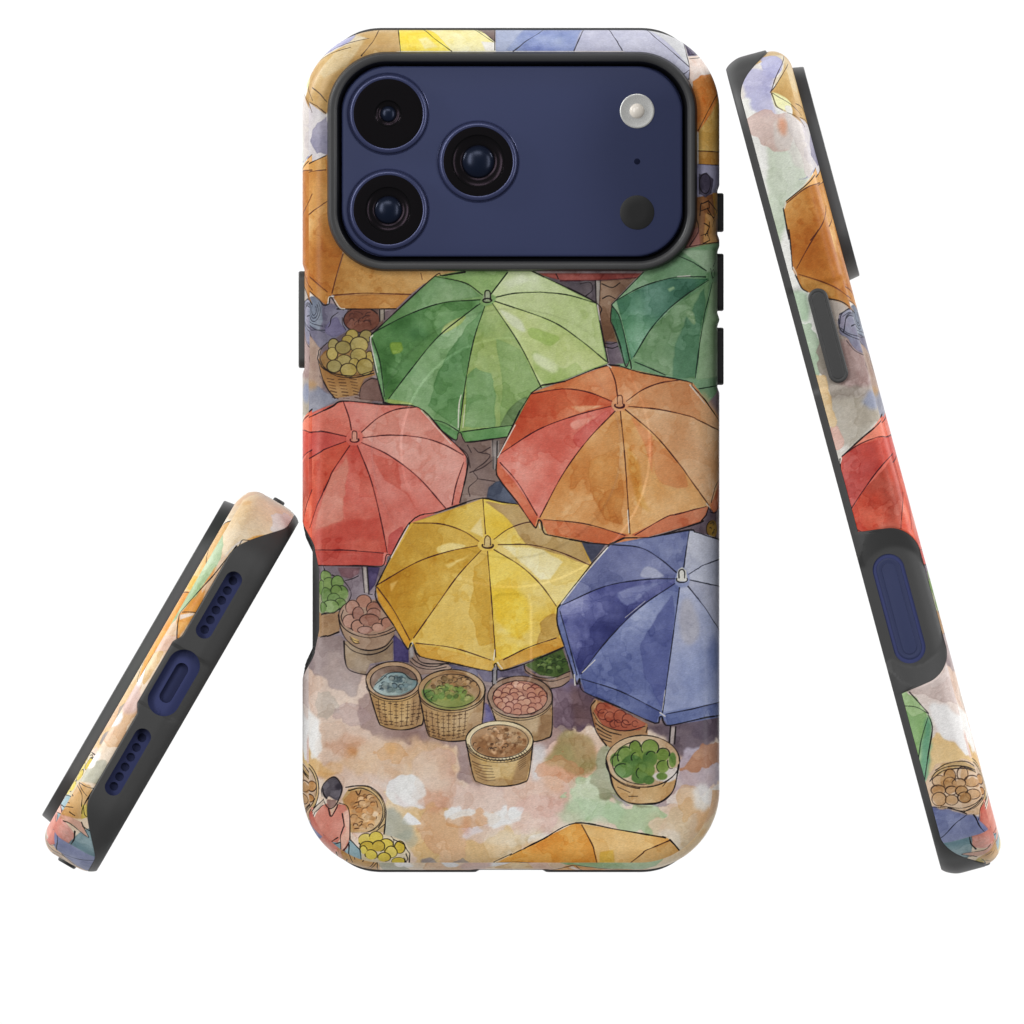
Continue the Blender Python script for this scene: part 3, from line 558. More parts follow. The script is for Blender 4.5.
    ink(O(875, 195, 955, 182), .9, (24, 40, 34)); ink(L2(890, 150, 905, 230), 1.2); ink(ell(*L2(915, 190)[0], 3, 4), .9); rim_gap(L2(620, 212, 720, 206))
    # green parasol
    ap = (510, 178)
    r_l = G(480, 178, 330, 192, 190, 240, 50, 312); r_ll = G(480, 195, 320, 320, 210, 450, 115, 575); r_b = G(500, 205, 455, 340, 420, 520, 398, 702)
    r_br = G(530, 195, 640, 360, 725, 530); r_r = G(540, 185, 760, 262, 880, 340, 985, 425); r_ru = G(545, 168, 620, 153, 720, 148, 830, 160, 942, 192); r_t = G(525, 155, 590, 70); r_tl = G(490, 160, 420, 112, 300, 86)
    wash(G(45, 320, 300, 86, 420, 60, 690, 60, 945, 195, 990, 435, 690, 545, 600, 700, 592, 728, 425, 748, 398, 712, 385, 742, 320, 700, 230, 610, 100, 588, 62, 460, 40, 350), (124, 156, 96), (110, 146, 90))
    wash([*r_tl, *r_l[::-1]][:0] or G(485, 165, 420, 112, 300, 86, 45, 318, 190, 240, 330, 192), (122, 154, 106), (104, 142, 92), var=.35)
    wash([*curve(r_l), *G(42, 330), *G(100, 580), *curve(r_ll)[::-1]], (86, 130, 78), (108, 148, 92), var=.55)
    wash([*curve(r_ll), *G(230, 612, 320, 690, 396, 712), *curve(r_b)[::-1]], (128, 162, 112), (110, 148, 98), var=.4)
    wash(G(500, 210, 455, 340, 420, 520, 400, 690, 330, 650, 270, 600, 300, 500, 380, 350), (92, 136, 86), (104, 146, 92), rough=2, edge=.35, alpha=.85)
    wash(G(340, 280, 420, 245, 400, 280, 330, 315), (158, 176, 104), edge=.2)
    wash([*curve(r_b), *G(425, 745, 600, 725, 700, 540, 725, 530), *curve(r_br)[::-1]], (148, 168, 98), (132, 160, 96), var=.3)
    wash(G(420, 690, 430, 480, 460, 450, 520, 470, 545, 560, 530, 690), (112, 152, 98), (124, 158, 104), rough=2, edge=.3); wash(G(545, 330, 640, 380, 720, 530, 690, 545, 610, 690, 560, 680, 570, 520), (120, 152, 90), (130, 160, 98), rough=1.5, edge=.2, alpha=.8)
    wash(G(560, 690, 610, 600, 670, 575, 620, 690), (110, 134, 90), edge=.25)
    wash([*curve(r_br), *G(990, 432), *curve(r_r)[::-1]], (166, 186, 116), (184, 196, 132), var=.3); wash(G(690, 380, 800, 450, 860, 430, 880, 470, 740, 520), (150, 174, 98), rough=2, alpha=.6, soft=1)
    wash(G(560, 215, 640, 260, 660, 310, 600, 280), (206, 212, 180), soft=1, alpha=.9); wash(G(680, 290, 740, 310, 800, 330, 760, 360, 680, 330), (150, 176, 90), rough=1.5, soft=1, alpha=.8); wash(G(700, 390, 790, 440, 770, 470, 700, 430), (200, 208, 160), soft=2, alpha=.8)
    wash([*curve(r_r), *G(945, 200), *curve(r_ru)[::-1]], (188, 200, 148), (176, 192, 132), var=.25); wash([*curve(r_ru), *G(690, 65), *G(590, 65), *curve(r_t)[::-1]], (184, 198, 146), (166, 184, 120), var=.3); wash(G(570, 110, 650, 75, 690, 100, 600, 130), (200, 210, 170), soft=2)
    wash([*curve(r_t), *G(420, 60, 300, 86), *curve(r_tl)[::-1]], (148, 176, 112), (132, 164, 104))
    wash(G(120, 350, 170, 345, 160, 390, 125, 395), (122, 152, 62), rough=2, soft=.6); spot(*G(235, 320)[0], 11, 8, (64, 110, 64), .5, 5); spot(*G(180, 450)[0], 13, 10, (92, 136, 84), .6, 6)
    wash(G(42, 340, 75, 410, 100, 560, 95, 580, 60, 460), (120, 156, 112)); wash(G(110, 575, 200, 590, 230, 612, 110, 596), (150, 170, 98)); wash(G(400, 705, 620, 680, 592, 728, 425, 748), (92, 138, 84), (104, 146, 88)); wash(G(240, 620, 280, 655, 392, 708, 385, 740, 320, 700), (100, 144, 92))
    gi = (20, 32, 24)
    for q in (r_l, r_ll, r_b, r_br, r_r, r_ru[:3], r_ru[2:], r_t, r_tl): ink(q, .95, gi)
    ink(G(50, 335, 80, 430, 97, 565), .9, gi); ink(G(280, 655, 340, 672, 395, 705), .9, gi); ink(G(410, 707, 520, 692, 620, 680), .9, gi); ink(G(360, 285, 400, 255, 470, 200), .8, gi)
    ink(G(45, 318, 290, 92, 330, 82, 420, 68), 1.3); ink(G(40, 330, 60, 450, 92, 575, 105, 592, 210, 608), 1.3); ink(G(690, 66, 945, 192, 958, 260, 992, 430), 1.3); ink(G(235, 620, 330, 705, 383, 741, 392, 714, 403, 712, 415, 740, 440, 748, 590, 728), 1.3)
    rim_gap(G(50, 322, 42, 345, 70, 470)); rim_gap(G(392, 690, 396, 600, 405, 560)); rim_gap(G(270, 645, 310, 690)); rim_gap(G(950, 200, 960, 260)); rim_gap(G(412, 690, 420, 600))
    wash(G(498, 150, 510, 142, 522, 150, 526, 182, 500, 188, 490, 178), (150, 160, 130)); ink(G(500, 180, 500, 148, 512, 142, 521, 150, 522, 180), 1.2); ink(ell(*G(509, 182)[0], 4.3, 2), 1.4)
    # pink parasol
    a = P_(232, 235)
    rp = {k: v for k, v in dict(t=P_(222, 200, 212, 150, 190, 88), tr=P_(262, 208, 330, 150, 400, 118, 480, 108), r=P_(268, 230, 380, 220, 500, 230, 590, 258, 670, 300), rd=P_(262, 250, 370, 300, 490, 390, 600, 515), d=P_(245, 262, 300, 400, 340, 560, 365, 690), dl=P_(215, 262, 150, 360, 85, 500, 55, 590), l=P_(200, 245, 120, 275, 25, 330), lu=P_(200, 225, 110, 206, 20, 210)).items()}
    left = [*S3(440, 65, 215, 285, 205, 320, 220, 430, 250, 560, 275, 650, 290, 705, 340, 690), *S4(180, 110, 340, 60, 500, 140, 545, 240)]
    wash([*P_(190, 84, 490, 110, 680, 300, 682, 360, 650, 500, 460, 570, 430, 640, 360, 740, 60, 742), *S4(545, 240, 500, 150), *S3(380, 660, 320, 705, 275, 650, 250, 560, 220, 430, 205, 320, 215, 285, 440, 65), *P_(20, 165)], (208, 116, 104), (200, 100, 86), var=.3)
    wash([*curve(rp['tr']), *P_(680, 300), *curve(rp['r'])[::-1]], (212, 146, 130), (206, 136, 122)); wash([*curve(rp['t']), *P_(490, 108), *curve(rp['tr'])[::-1]], (212, 140, 126), (204, 122, 110))
    wash([*curve(rp['r']), *P_(682, 360, 645, 500), *curve(rp['rd'])[::-1]], (214, 152, 138), (208, 140, 128), var=.25)
    wash([*curve(rp['rd']), *P_(460, 575, 380, 690), *curve(rp['d'])[::-1]], (208, 124, 112), (200, 106, 92), var=.3); wash(P_(300, 290, 400, 330, 420, 440, 500, 540, 440, 450, 350, 400), (198, 96, 80), rough=2, soft=1, alpha=.7)
    wash(P_(365, 690, 375, 620, 430, 590, 390, 690), (190, 88, 82), rough=1, edge=.3)
    wash([*curve(rp['d']), *P_(350, 690, 60, 690), *curve(rp['dl'])[::-1]], (194, 84, 72), (204, 108, 92), var=.35)
    wash(P_(150, 370, 205, 300, 212, 360, 190, 480, 195, 560, 110, 590, 70, 600), (206, 130, 112), (202, 118, 102), rough=1.5, edge=.3); wash(P_(90, 600, 200, 560, 330, 560, 340, 640, 200, 640, 80, 660), (188, 74, 62), soft=2, rough=3, alpha=.6)
    wash([*curve(rp['l']), *P_(20, 560), *curve(rp['dl'])[::-1]], (204, 98, 76), (196, 84, 66)); wash([*curve(rp['lu']), *curve(rp['l'])[::-1]], (198, 96, 84), (192, 84, 78)); wash([*P_(190, 84, 20, 165, 20, 210), *curve(rp['lu'])[::-1], *curve(rp['t'])], (212, 128, 112), (206, 116, 98))
    wash(P_(60, 685, 350, 692, 345, 742, 60, 742), (194, 88, 76), (184, 78, 68)); wash(P_(672, 320, 684, 360, 652, 500, 622, 500, 640, 400), (208, 132, 118))
    # its part on the long side
    wash(S3(440, 65, 470, 182, 400, 185, 300, 225, 215, 285), (220, 122, 98), (214, 110, 84)); wash(S3(470, 182, 497, 265, 420, 330, 330, 450, 255, 560, 215, 420, 215, 290, 300, 228), (190, 88, 82), (204, 92, 78), var=.3); wash(S3(497, 265, 560, 470, 520, 655, 340, 690, 290, 700, 258, 570, 330, 450), (204, 84, 62), (178, 84, 68), var=.35); wash(S3(545, 470, 640, 760, 560, 690, 515, 655), (218, 110, 84), (208, 84, 62))
    for q in [S3(472, 182, 400, 186, 300, 225, 215, 285), S3(497, 265, 420, 330, 330, 450, 255, 563), S3(542, 465, 522, 560, 515, 655), S3(275, 652, 335, 682), S3(605, 760, 640, 760)]: ink(q, .95, MAR)
    ink(S3(440, 65, 340, 165, 215, 285), 1.2); ink(S3(205, 300, 208, 370, 218, 440), 1.1); ink(S3(620, 832, 645, 832), 1.2)
    for k, q in rp.items(): ink(q, .95, MAR)
    ink(P_(670, 330, 640, 420, 624, 500), .95, MAR); ink(P_(30, 680, 200, 680, 350, 692), .95, MAR)
    ink(P_(20, 165, 190, 84, 340, 98, 490, 110, 590, 210, 678, 300, 684, 360, 655, 490), 1.3); ink(P_(60, 742, 345, 744, 362, 700, 378, 700), 1.2)
    wash(P_(365, 705, 380, 702, 375, 725, 360, 735), (120, 110, 116)); rim_gap(P_(500, 122, 620, 255), .8)
    wash(P_(222, 210, 232, 203, 245, 210, 250, 245, 222, 248), (206, 150, 132)); ink(P_(224, 236, 226, 208, 234, 204, 243, 210, 244, 236), 1.1, MAR); ink(ell(*P_(234, 240)[0], 4.3, 2.2, 0, -20, 200), 1.3, MAR)
    # yellow parasol
    ry = dict(t=Y_(478, 255, 474, 200, 468, 118), tl=Y_(452, 285, 390, 245, 300, 215, 190, 212), l=Y_(445, 303, 330, 325, 200, 370, 45, 460), ld=Y_(460, 322, 370, 420, 290, 530, 190, 672), d=Y_(487, 325, 500, 500, 518, 748), rd=Y_(512, 318, 620, 385, 700, 460, 762, 545), r=Y_(530, 298, 660, 300, 780, 330, 900, 382), ru=Y_(512, 278, 570, 235, 640, 210, 680, 212))
    wash(Y_(40, 465, 175, 215, 465, 115, 640, 145, 860, 290, 905, 378, 770, 545, 810, 700, 540, 802, 520, 775, 500, 805, 215, 745, 190, 700, 170, 715, 50, 520), (214, 176, 74), (206, 168, 66))
    C = lambda k: list(curve(ry[k]))
    wash([*C('t'), *Y_(180, 212), *C('tl')[::-1]], (212, 178, 78), (204, 166, 66), var=.25); wash(Y_(415, 245, 460, 190, 470, 270), (224, 200, 130), edge=.25)
    wash([*C('tl'), *Y_(45, 455), *C('l')[::-1]], (200, 158, 62), (190, 146, 52), var=.25); wash(Y_(285, 310, 340, 292, 400, 305, 300, 335), (222, 196, 118), edge=.15)
    wash([*C('l'), *Y_(40, 470, 175, 690), *C('ld')[::-1]], (188, 140, 42), (198, 152, 56), var=.4); wash(Y_(310, 380, 400, 345, 440, 320, 350, 380, 330, 395), (218, 182, 92), rough=1); wash(Y_(95, 455, 130, 440, 100, 490), (214, 172, 90), edge=.3)
    wash([*C('ld'), *Y_(190, 690, 515, 765), *C('d')[::-1]], (216, 182, 92), (206, 168, 74), var=.25); wash(Y_(435, 390, 490, 330, 515, 690, 450, 700, 410, 560), (196, 150, 50), (206, 162, 64), rough=2, edge=.3, alpha=.85)
    wash([*C('d'), *Y_(540, 760, 760, 670, 770, 555), *C('rd')[::-1]], (222, 184, 62), (218, 188, 96), var=.3); wash(Y_(500, 480, 600, 470, 650, 520, 660, 640, 600, 680, 520, 600), (226, 186, 44), soft=3, alpha=.7)
    wash(Y_(700, 640, 705, 605, 760, 575, 775, 665, 690, 700), (188, 150, 74), rough=1, edge=.3)
    wash([*C('rd'), *Y_(775, 540, 900, 385), *C('r')[::-1]], (214, 182, 88), (220, 192, 112), var=.25); wash(Y_(545, 305, 700, 310, 790, 370, 740, 440, 700, 440, 620, 370), (226, 210, 150), (222, 204, 136), rough=1.5, edge=.2)
    wash([*C('r'), *Y_(860, 290, 700, 190), *C('ru')[::-1]], (220, 190, 92), (214, 180, 80)); wash([*C('ru'), *Y_(640, 145, 465, 115), *C('t')[::-1]], (220, 184, 62), (212, 174, 60))
    wash(Y_(478, 125, 660, 150, 760, 230, 860, 290, 900, 380, 780, 340, 640, 298, 590, 225, 560, 190), (176, 142, 84), (164, 130, 80), rough=1, edge=.3)
    wash(Y_(40, 470, 100, 550, 178, 685, 165, 710, 50, 520), (204, 152, 54)); wash(Y_(190, 690, 515, 765, 500, 805, 215, 745), (204, 156, 62), (196, 146, 54)); wash(Y_(530, 762, 770, 668, 805, 700, 545, 803), (208, 160, 72), (192, 148, 72))
    for k in ry: ink(ry[k], .95, MAR)
    ink(Y_(45, 470, 110, 560, 175, 680), .95, MAR); ink(Y_(200, 692, 350, 712, 500, 760), .95, MAR); ink(Y_(550, 758, 650, 710, 760, 672), .95, MAR)
    ink(Y_(385, 132, 465, 113, 540, 128, 630, 140), 1.2); ink(Y_(40, 465, 175, 212, 290, 168, 400, 130), 1.3); ink(Y_(40, 470, 42, 520, 110, 620, 165, 715, 178, 695, 190, 700, 215, 745, 330, 770, 500, 805, 512, 780, 522, 775, 540, 803, 650, 770, 800, 705), 1.3)
    rim_gap(Y_(172, 220, 100, 350)); rim_gap(Y_(510, 760, 515, 720)); rim_gap(Y_(185, 690, 192, 720)); rim_gap(Y_(526, 770, 545, 795))
    wash(Y_(472, 275, 487, 262, 500, 275, 505, 310, 470, 312), (190, 160, 96)); ink(Y_(474, 300, 476, 272, 487, 263, 497, 275, 498, 300), 1.1, (60, 36, 30)); ink(ell(*Y_(487, 302)[0], 5.5, 2.6, 0, -20, 200), 1.4, (60, 36, 30))
    wash(Y_(512, 790, 522, 782, 522, 860, 508, 850), (150, 146, 146)); ink(Y_(506, 800, 506, 858), 1.1); ink(Y_(523, 800, 523, 840), 1.1); wash(Y_(172, 715, 186, 702, 192, 745, 176, 760), (150, 142, 140)); ink(Y_(186, 700, 200, 740, 230, 772, 330, 775), 1.0)
    # orange parasol
    ro = dict(t=O(550, 222, 540, 160, 515, 102), tl=O(528, 245, 430, 208, 330, 196, 205, 215), l=O(525, 265, 380, 302, 230, 360, 75, 460), ld=O(540, 285, 430, 400, 330, 540, 240, 708), d=O(562, 285, 580, 480, 600, 775), rd=O(582, 278, 700, 380, 800, 500, 915, 660), r=O(595, 266, 720, 278, 840, 305, 965, 365), ru=O(585, 245, 650, 200, 720, 172, 800, 160))
    wash(O(68, 480, 205, 212, 515, 100, 850, 172, 990, 360, 990, 600, 935, 690, 915, 665, 890, 725, 660, 790, 510, 820, 270, 775, 245, 725, 222, 750, 70, 545), (206, 136, 88), (198, 120, 74))
    C = lambda k: list(curve(ro[k]))
    wash([*C('t'), *O(205, 212), *C('tl')[::-1]], (206, 130, 82), (196, 112, 68), var=.25); wash([*C('tl'), *O(70, 465), *C('l')[::-1]], (194, 90, 60), (202, 108, 72), var=.35); wash(O(360, 265, 440, 262, 500, 262, 400, 290), (214, 144, 104), edge=.2)
    wash([*C('l'), *O(70, 490, 235, 715), *C('ld')[::-1]], (194, 84, 70), (206, 104, 88), var=.35); wash(O(365, 330, 460, 305, 400, 350, 375, 358), (218, 138, 120), edge=.2); wash(O(380, 380, 510, 280, 470, 370, 400, 430), (196, 86, 76), edge=.25)
    wash([*C('ld'), *O(240, 720, 600, 780), *C('d')[::-1]], (208, 150, 92), (200, 134, 72), var=.25); wash(O(490, 460, 560, 420, 580, 740, 500, 720, 440, 600, 440, 480), (180, 108, 46), (194, 126, 60), rough=2.5, soft=1.5, alpha=.8); wash(O(490, 400, 560, 300, 570, 430, 520, 460), (186, 120, 60), soft=3, alpha=.6)
    wash([*C('d'), *O(600, 780, 920, 670), *C('rd')[::-1]], (206, 148, 84), (214, 158, 98), var=.25); wash(O(590, 420, 640, 500, 650, 620, 680, 690, 630, 660, 590, 500), (198, 134, 52), soft=2, alpha=.7); wash(O(690, 400, 760, 450, 830, 580, 720, 560), (206, 130, 80), rough=2, soft=1, alpha=.7); wash(O(600, 300, 690, 380, 690, 540, 660, 420), (216, 128, 82), soft=1.5, alpha=.6)
    wash([*C('rd'), *O(990, 560, 990, 370), *C('r')[::-1]], (212, 160, 112), (218, 170, 126), var=.22); wash([*C('r'), *O(985, 350, 850, 172), *C('ru')[::-1]], (214, 158, 112), (210, 148, 100)); wash([*C('ru'), *O(515, 100), *C('t')[::-1]], (212, 146, 100), (206, 136, 88))
    wash(O(68, 485, 140, 570, 232, 700, 218, 748, 70, 545), (196, 94, 64)); wash(O(245, 718, 400, 735, 595, 780, 510, 820, 270, 775), (198, 112, 70), (190, 100, 64)); wash(O(605, 780, 760, 700, 915, 665, 890, 725, 660, 790), (196, 110, 74), (188, 100, 66)); wash(O(960, 540, 1000, 520, 1000, 640, 935, 690, 925, 660), (198, 110, 74))
    wash(O(890, 200, 990, 340, 990, 520, 860, 380), (224, 172, 120), soft=4, alpha=.5)
    for k in ro: ink(ro[k], .95, MAR)
    ink(O(80, 490, 150, 570, 228, 700), .95, MAR); ink(O(255, 718, 420, 735, 580, 782), .95, MAR); ink(O(620, 780, 740, 710, 905, 665), .95, MAR); ink(O(925, 650, 940, 590, 975, 520), .95, MAR)
    ink(O(68, 475, 205, 212, 340, 165, 515, 100, 640, 130, 830, 165, 900, 240, 990, 370), 1.3); ink(O(68, 480, 70, 545, 150, 650, 215, 745, 228, 742, 235, 720, 246, 730, 255, 770, 300, 785, 510, 818, 700, 785, 880, 730, 905, 700, 915, 668, 925, 690, 945, 690, 970, 600), 1.3)
    rim_gap(O(70, 470, 140, 340)); rim_gap(O(595, 770, 590, 680)); rim_gap(O(236, 735, 240, 752)); rim_gap(O(510, 100, 525, 110), 1.5); rim_gap(O(905, 655, 920, 670), 1.4); rim_gap(O(840, 180, 900, 255), 1.0)
    wash(O(548, 230, 560, 220, 572, 230, 575, 265, 545, 268), (200, 140, 100)); ink(O(550, 255, 550, 228, 560, 221, 569, 228, 570, 255), 1.1, MAR); ink(ell(*O(558, 262)[0], 4.6, 2.4, 0, -20, 200), 1.5, MAR)
    # blue parasol
    rb = dict(t=B_(735, 268, 745, 200, 757, 122), tl=B_(705, 290, 640, 235, 560, 190, 440, 178), l=B_(700, 315, 580, 318, 420, 345, 250, 420), ld=B_(700, 335, 560, 430, 430, 560, 325, 695), d=B_(718, 350, 690, 560, 650, 850), rd=B_(752, 345, 820, 430, 890, 540, 930, 620), r=B_(760, 320, 830, 335, 900, 350), ru=B_(755, 297, 810, 262, 910, 225))
    wash(B_(232, 430, 440, 178, 755, 120, 990, 190, 990, 850, 670, 902, 648, 870, 630, 895, 340, 770, 318, 715, 300, 730, 230, 500), (124, 134, 172), (112, 122, 164))
    C = lambda k: list(curve(rb[k]))
    wash([*C('t'), *B_(440, 178), *C('tl')[::-1]], (118, 126, 164), (108, 116, 158)); wash([*C('tl'), *B_(232, 425), *C('l')[::-1]], (110, 116, 156), (100, 106, 148), var=.25); wash(B_(560, 300, 590, 265, 660, 305, 600, 312), (150, 154, 180), edge=.2)
    wash([*C('l'), *B_(235, 440, 318, 700), *C('ld')[::-1]], (64, 68, 124), (88, 92, 142), var=.5); wash(B_(470, 370, 560, 340, 690, 320, 600, 360, 540, 410, 500, 415), (106, 112, 158), rough=1, edge=.25)
    wash([*C('ld'), *B_(325, 712, 640, 850), *C('d')[::-1]], (122, 132, 172), (104, 114, 160), var=.3); wash(B_(690, 380, 690, 560, 655, 840, 580, 720, 560, 600, 620, 470), (72, 78, 132), (88, 96, 148), rough=2, soft=1.2, alpha=.8)
    wash([*C('d'), *B_(660, 850, 990, 790), *C('rd')[::-1]], (140, 150, 186), (156, 162, 190), var=.25); wash(B_(720, 420, 760, 400, 800, 520, 760, 580, 720, 540), (164, 162, 172), soft=3, alpha=.8); spot(*B_(860, 620)[0], 12, 16, (96, 110, 158), .5, 6)
    wash([*C('rd'), *B_(990, 520, 990, 360), *C('r')[::-1]], (160, 164, 186), (172, 174, 192)); wash([*C('r'), *B_(990, 215), *C('ru')[::-1]], (176, 180, 198), (168, 172, 192)); wash([*C('ru'), *B_(990, 190, 755, 120), *C('t')[::-1]], (176, 180, 198), (188, 190, 204))
    wash(B_(232, 440, 260, 500, 310, 700, 298, 725, 230, 500), (102, 112, 156)); wash(B_(325, 712, 480, 760, 640, 850, 625, 893, 340, 770), (98, 108, 152), (88, 98, 146)); wash(B_(660, 855, 990, 790, 990, 850, 672, 902), (112, 122, 162), (100, 112, 156))
    bi = (26, 26, 42)
    for k in rb: ink(rb[k], .95, bi)
    ink(B_(240, 445, 272, 560, 308, 700), .95, bi); ink(B_(325, 715, 480, 765, 640, 845), .95, bi); ink(B_(665, 856, 760, 838, 865, 812, 960, 790), .95, bi)
    ink(B_(232, 430, 440, 178, 600, 150, 755, 120, 850, 150, 960, 190), 1.3); ink(B_(230, 432, 230, 500, 270, 620, 305, 735, 318, 715, 322, 750, 350, 775, 480, 830, 620, 893, 638, 870, 648, 868, 655, 890, 680, 902, 800, 875, 960, 845), 1.3)
    rim_gap(B_(245, 415, 330, 310, 430, 190)); rim_gap(B_(640, 850, 660, 865), 1.4); rim_gap(B_(500, 470, 580, 405), .7); rim_gap(B_(330, 690, 380, 640), .7); rim_gap(B_(298, 700, 300, 740), 1.2); rim_gap(B_(650, 840, 660, 760), .8)
    wash(B_(712, 280, 728, 268, 745, 282, 750, 325, 705, 325), (206, 204, 196)); ink(B_(716, 310, 716, 286, 728, 277, 738, 287, 738, 312), 1.5); ink(ell(*B_(728, 318)[0], 5.5, 3, 0, -20, 200), 1.6)
    # orange parasol at the lower edge
    wash([*R8(-80, 960, 0, 915, 290, 770, 690, 832, 715, 845, 790, 940, 700, 1000), *[(640, 930), (500, 930)]], (224, 184, 120), (218, 172, 104)); wash([*R8(-60, 950, 0, 915, 290, 770, 320, 780, 370, 870, 400, 975, 420, 1060, 0, 1060)], (216, 148, 62), (222, 164, 84), var=.3); wash(R8(400, 900, 460, 890, 470, 975, 480, 1040, 410, 1040, 395, 975), (216, 176, 78), soft=1)
    wash(R8(500, 980, 610, 890, 715, 845, 800, 960, 640, 1040), (216, 176, 116), (206, 164, 104)); spot(*R8(120, 880)[0], 14, 7, (206, 124, 44), .5, 5)
    for q in [R8(320, 778, 368, 870, 395, 985, 410, 1060), R8(480, 1010, 540, 945, 610, 890, 715, 845)]: ink(q, .95, (74, 40, 30))
    ink(R8(0, 915, 150, 840, 290, 770, 480, 800, 690, 835), 1.2); ink(R8(680, 832, 692, 836), 2.0); ink(R8(712, 845, 740, 875, 790, 935), 1.2); ink(L5(560, 900, 545, 915, 545, 950), 1.2); ink(L5(580, 900, 720, 895, 900, 905, 1010, 960), .9, (74, 40, 30)); ink(L5(560, 895, 700, 830), 1.2)

def paint_person():
    # baskets and the seated seller in the lower left corner
    c = L4(75, 310)[0]
    wash(ell(*c, 23, 26), (196, 170, 128), (180, 148, 100)); wash(ell(c[0], c[1], 19, 21.5), (198, 178, 158), (184, 156, 128))
    for x, y, a, b in [(80, 215, 35, 45), (125, 290, 58, 42), (110, 385, 55, 34), (0, 260, 55, 45), (-60, 330, 50, 40), (10, 350, 50, 40), (-20, 420, 50, 36), (-80, 240, 50, 40)]:
        wash(ell(*L4(x, y)[0], a / 8, b / 8), (184, 138, 88), (196, 158, 112)); ink(ell(*L4(x, y)[0], a / 8, b / 8), .9, (60, 40, 32))
    ink(ell(*c, 23, 26, 0, 0, 360), 1.0); ink(ell(c[0], c[1], 20, 22.5, 0, 200, 380), .9); ink(ell(c[0], c[1] + 2, 22, 25.5, 0, 30, 140), .9); ink(ell(c[0], c[1] - 1, 19.5, 22.5, 0, 30, 140), .9)
    wash(L4(370, 390, 420, 310, 560, 285, 660, 340, 715, 440, 715, 560, 700, 680, 560, 680, 440, 660), (196, 164, 112), (180, 148, 100)); wash(L4(380, 400, 440, 330, 560, 320, 650, 380, 690, 470, 680, 570, 590, 650, 460, 650, 420, 500), (186, 142, 92), (206, 172, 128), var=.3); wash(L4(390, 390, 430, 350, 500, 370, 560, 470, 540, 580, 460, 640, 420, 480), (192, 136, 80), soft=3, rough=2, alpha=.7)
    for q in [(440, 440, 480, 420, 530, 410), (480, 500, 520, 470, 580, 500), (540, 390, 580, 380, 600, 420, 560, 470, 590, 500), (600, 410, 640, 410, 655, 460), (600, 540, 640, 500, 670, 510), (450, 540, 490, 580, 530, 570, 515, 610), (500, 540, 540, 560), (480, 330, 500, 360, 520, 320), (455, 450, 445, 420, 470, 425), (590, 560, 620, 555), (470, 630, 530, 620), (560, 500, 590, 480)]: ink(L4(*q), .95, (74, 44, 26))
    dabs(*L4(545, 500)[0], 15, 17, 46, 3.4, [(196, 146, 92), (214, 176, 132), (176, 124, 74), (206, 160, 112)], .45, (74, 44, 26)); ink(L4(400, 300, 500, 285, 600, 300, 680, 370, 718, 470, 715, 580, 705, 670), 1.1); ink(L4(420, 325, 520, 305, 620, 350, 685, 440, 690, 540, 640, 620, 560, 660, 450, 665), .9); ink(L4(600, 310, 670, 370, 705, 460, 705, 540, 660, 620), .8); ink(L4(715, 590, 640, 650), .8)
    wash(L4(440, 660, 700, 660, 680, 720, 500, 720), (214, 180, 160))
    # yellow fruit
    wash(ell(*L4(700, 830)[0], 27, 19), (206, 190, 160), (190, 170, 130)); 
    for x, y, a, b in [(560, 720, 62, 52), (640, 700, 55, 48), (830, 780, 42, 52), (720, 760, 60, 50), (570, 780, 60, 50), (660, 770, 50, 45), (760, 820, 50, 55), (600, 840, 50, 52), (820, 890, 55, 48), (705, 860, 52, 52), (620, 930, 60, 40), (720, 940, 60, 30), (540, 800, 30, 40)]:
        wash(ell(*L4(x, y)[0], a / 8, b / 8), (206, 182, 62), (186, 158, 56), edge=.25, var=.35)
        s = random.uniform(140, 200); ink(ell(*L4(x, y)[0], a / 8, b / 8, 0, s, s + random.uniform(190, 330)), .9, (62, 52, 26), .9)
    ink(L4(780, 715, 860, 750, 910, 830, 905, 920, 890, 965), 1.1); ink(L4(760, 690, 782, 720, 775, 760), .9); ink(L4(880, 830, 895, 870, 870, 920, 865, 860), .8); ink(L4(870, 870, 890, 930, 850, 960), .8)
    # seller: trousers, shirt, arm, head
    wash([*L4(190, 720, 360, 740, 430, 720, 520, 800, 530, 960), *L4(300, 1040), *T8(380, 905, 330, 880, 190, 862)], (100, 134, 146), (120, 150, 158), var=.3)
    wash([*L4(118, 590, 130, 560, 210, 440, 260, 420, 280, 520, 330, 430, 400, 440, 430, 540, 420, 760, 370, 830, 360, 700, 330, 740, 260, 735, 190, 690), *T8(150, 850, 110, 820, 100, 770)], (198, 106, 92), (208, 138, 122), var=.45, rough=.8)
    wash(L4(375, 500, 420, 470, 435, 560, 430, 700, 385, 800, 360, 820, 355, 700, 400, 640), (206, 138, 118), (214, 160, 138))
    wash(L4(245, 395, 320, 400, 320, 440, 270, 470, 250, 440), (158, 130, 122)); wash(L4(205, 330, 225, 270, 270, 225, 320, 220, 365, 280, 370, 340, 340, 400, 300, 390, 260, 370, 235, 390), (120, 114, 120), (92, 86, 96), sm=True, var=.6, rough=1.0)
    ink(L4(208, 370, 205, 310, 245, 245, 300, 215, 340, 240, 368, 300, 360, 350, 330, 420), 1.0); ink(L4(220, 390, 240, 440, 270, 470, 310, 450, 340, 400), .8); ink(L4(215, 310, 220, 350, 245, 385), 1.3); spot(*L4(325, 290)[0], 3, 3, (52, 46, 56), .9, 1)
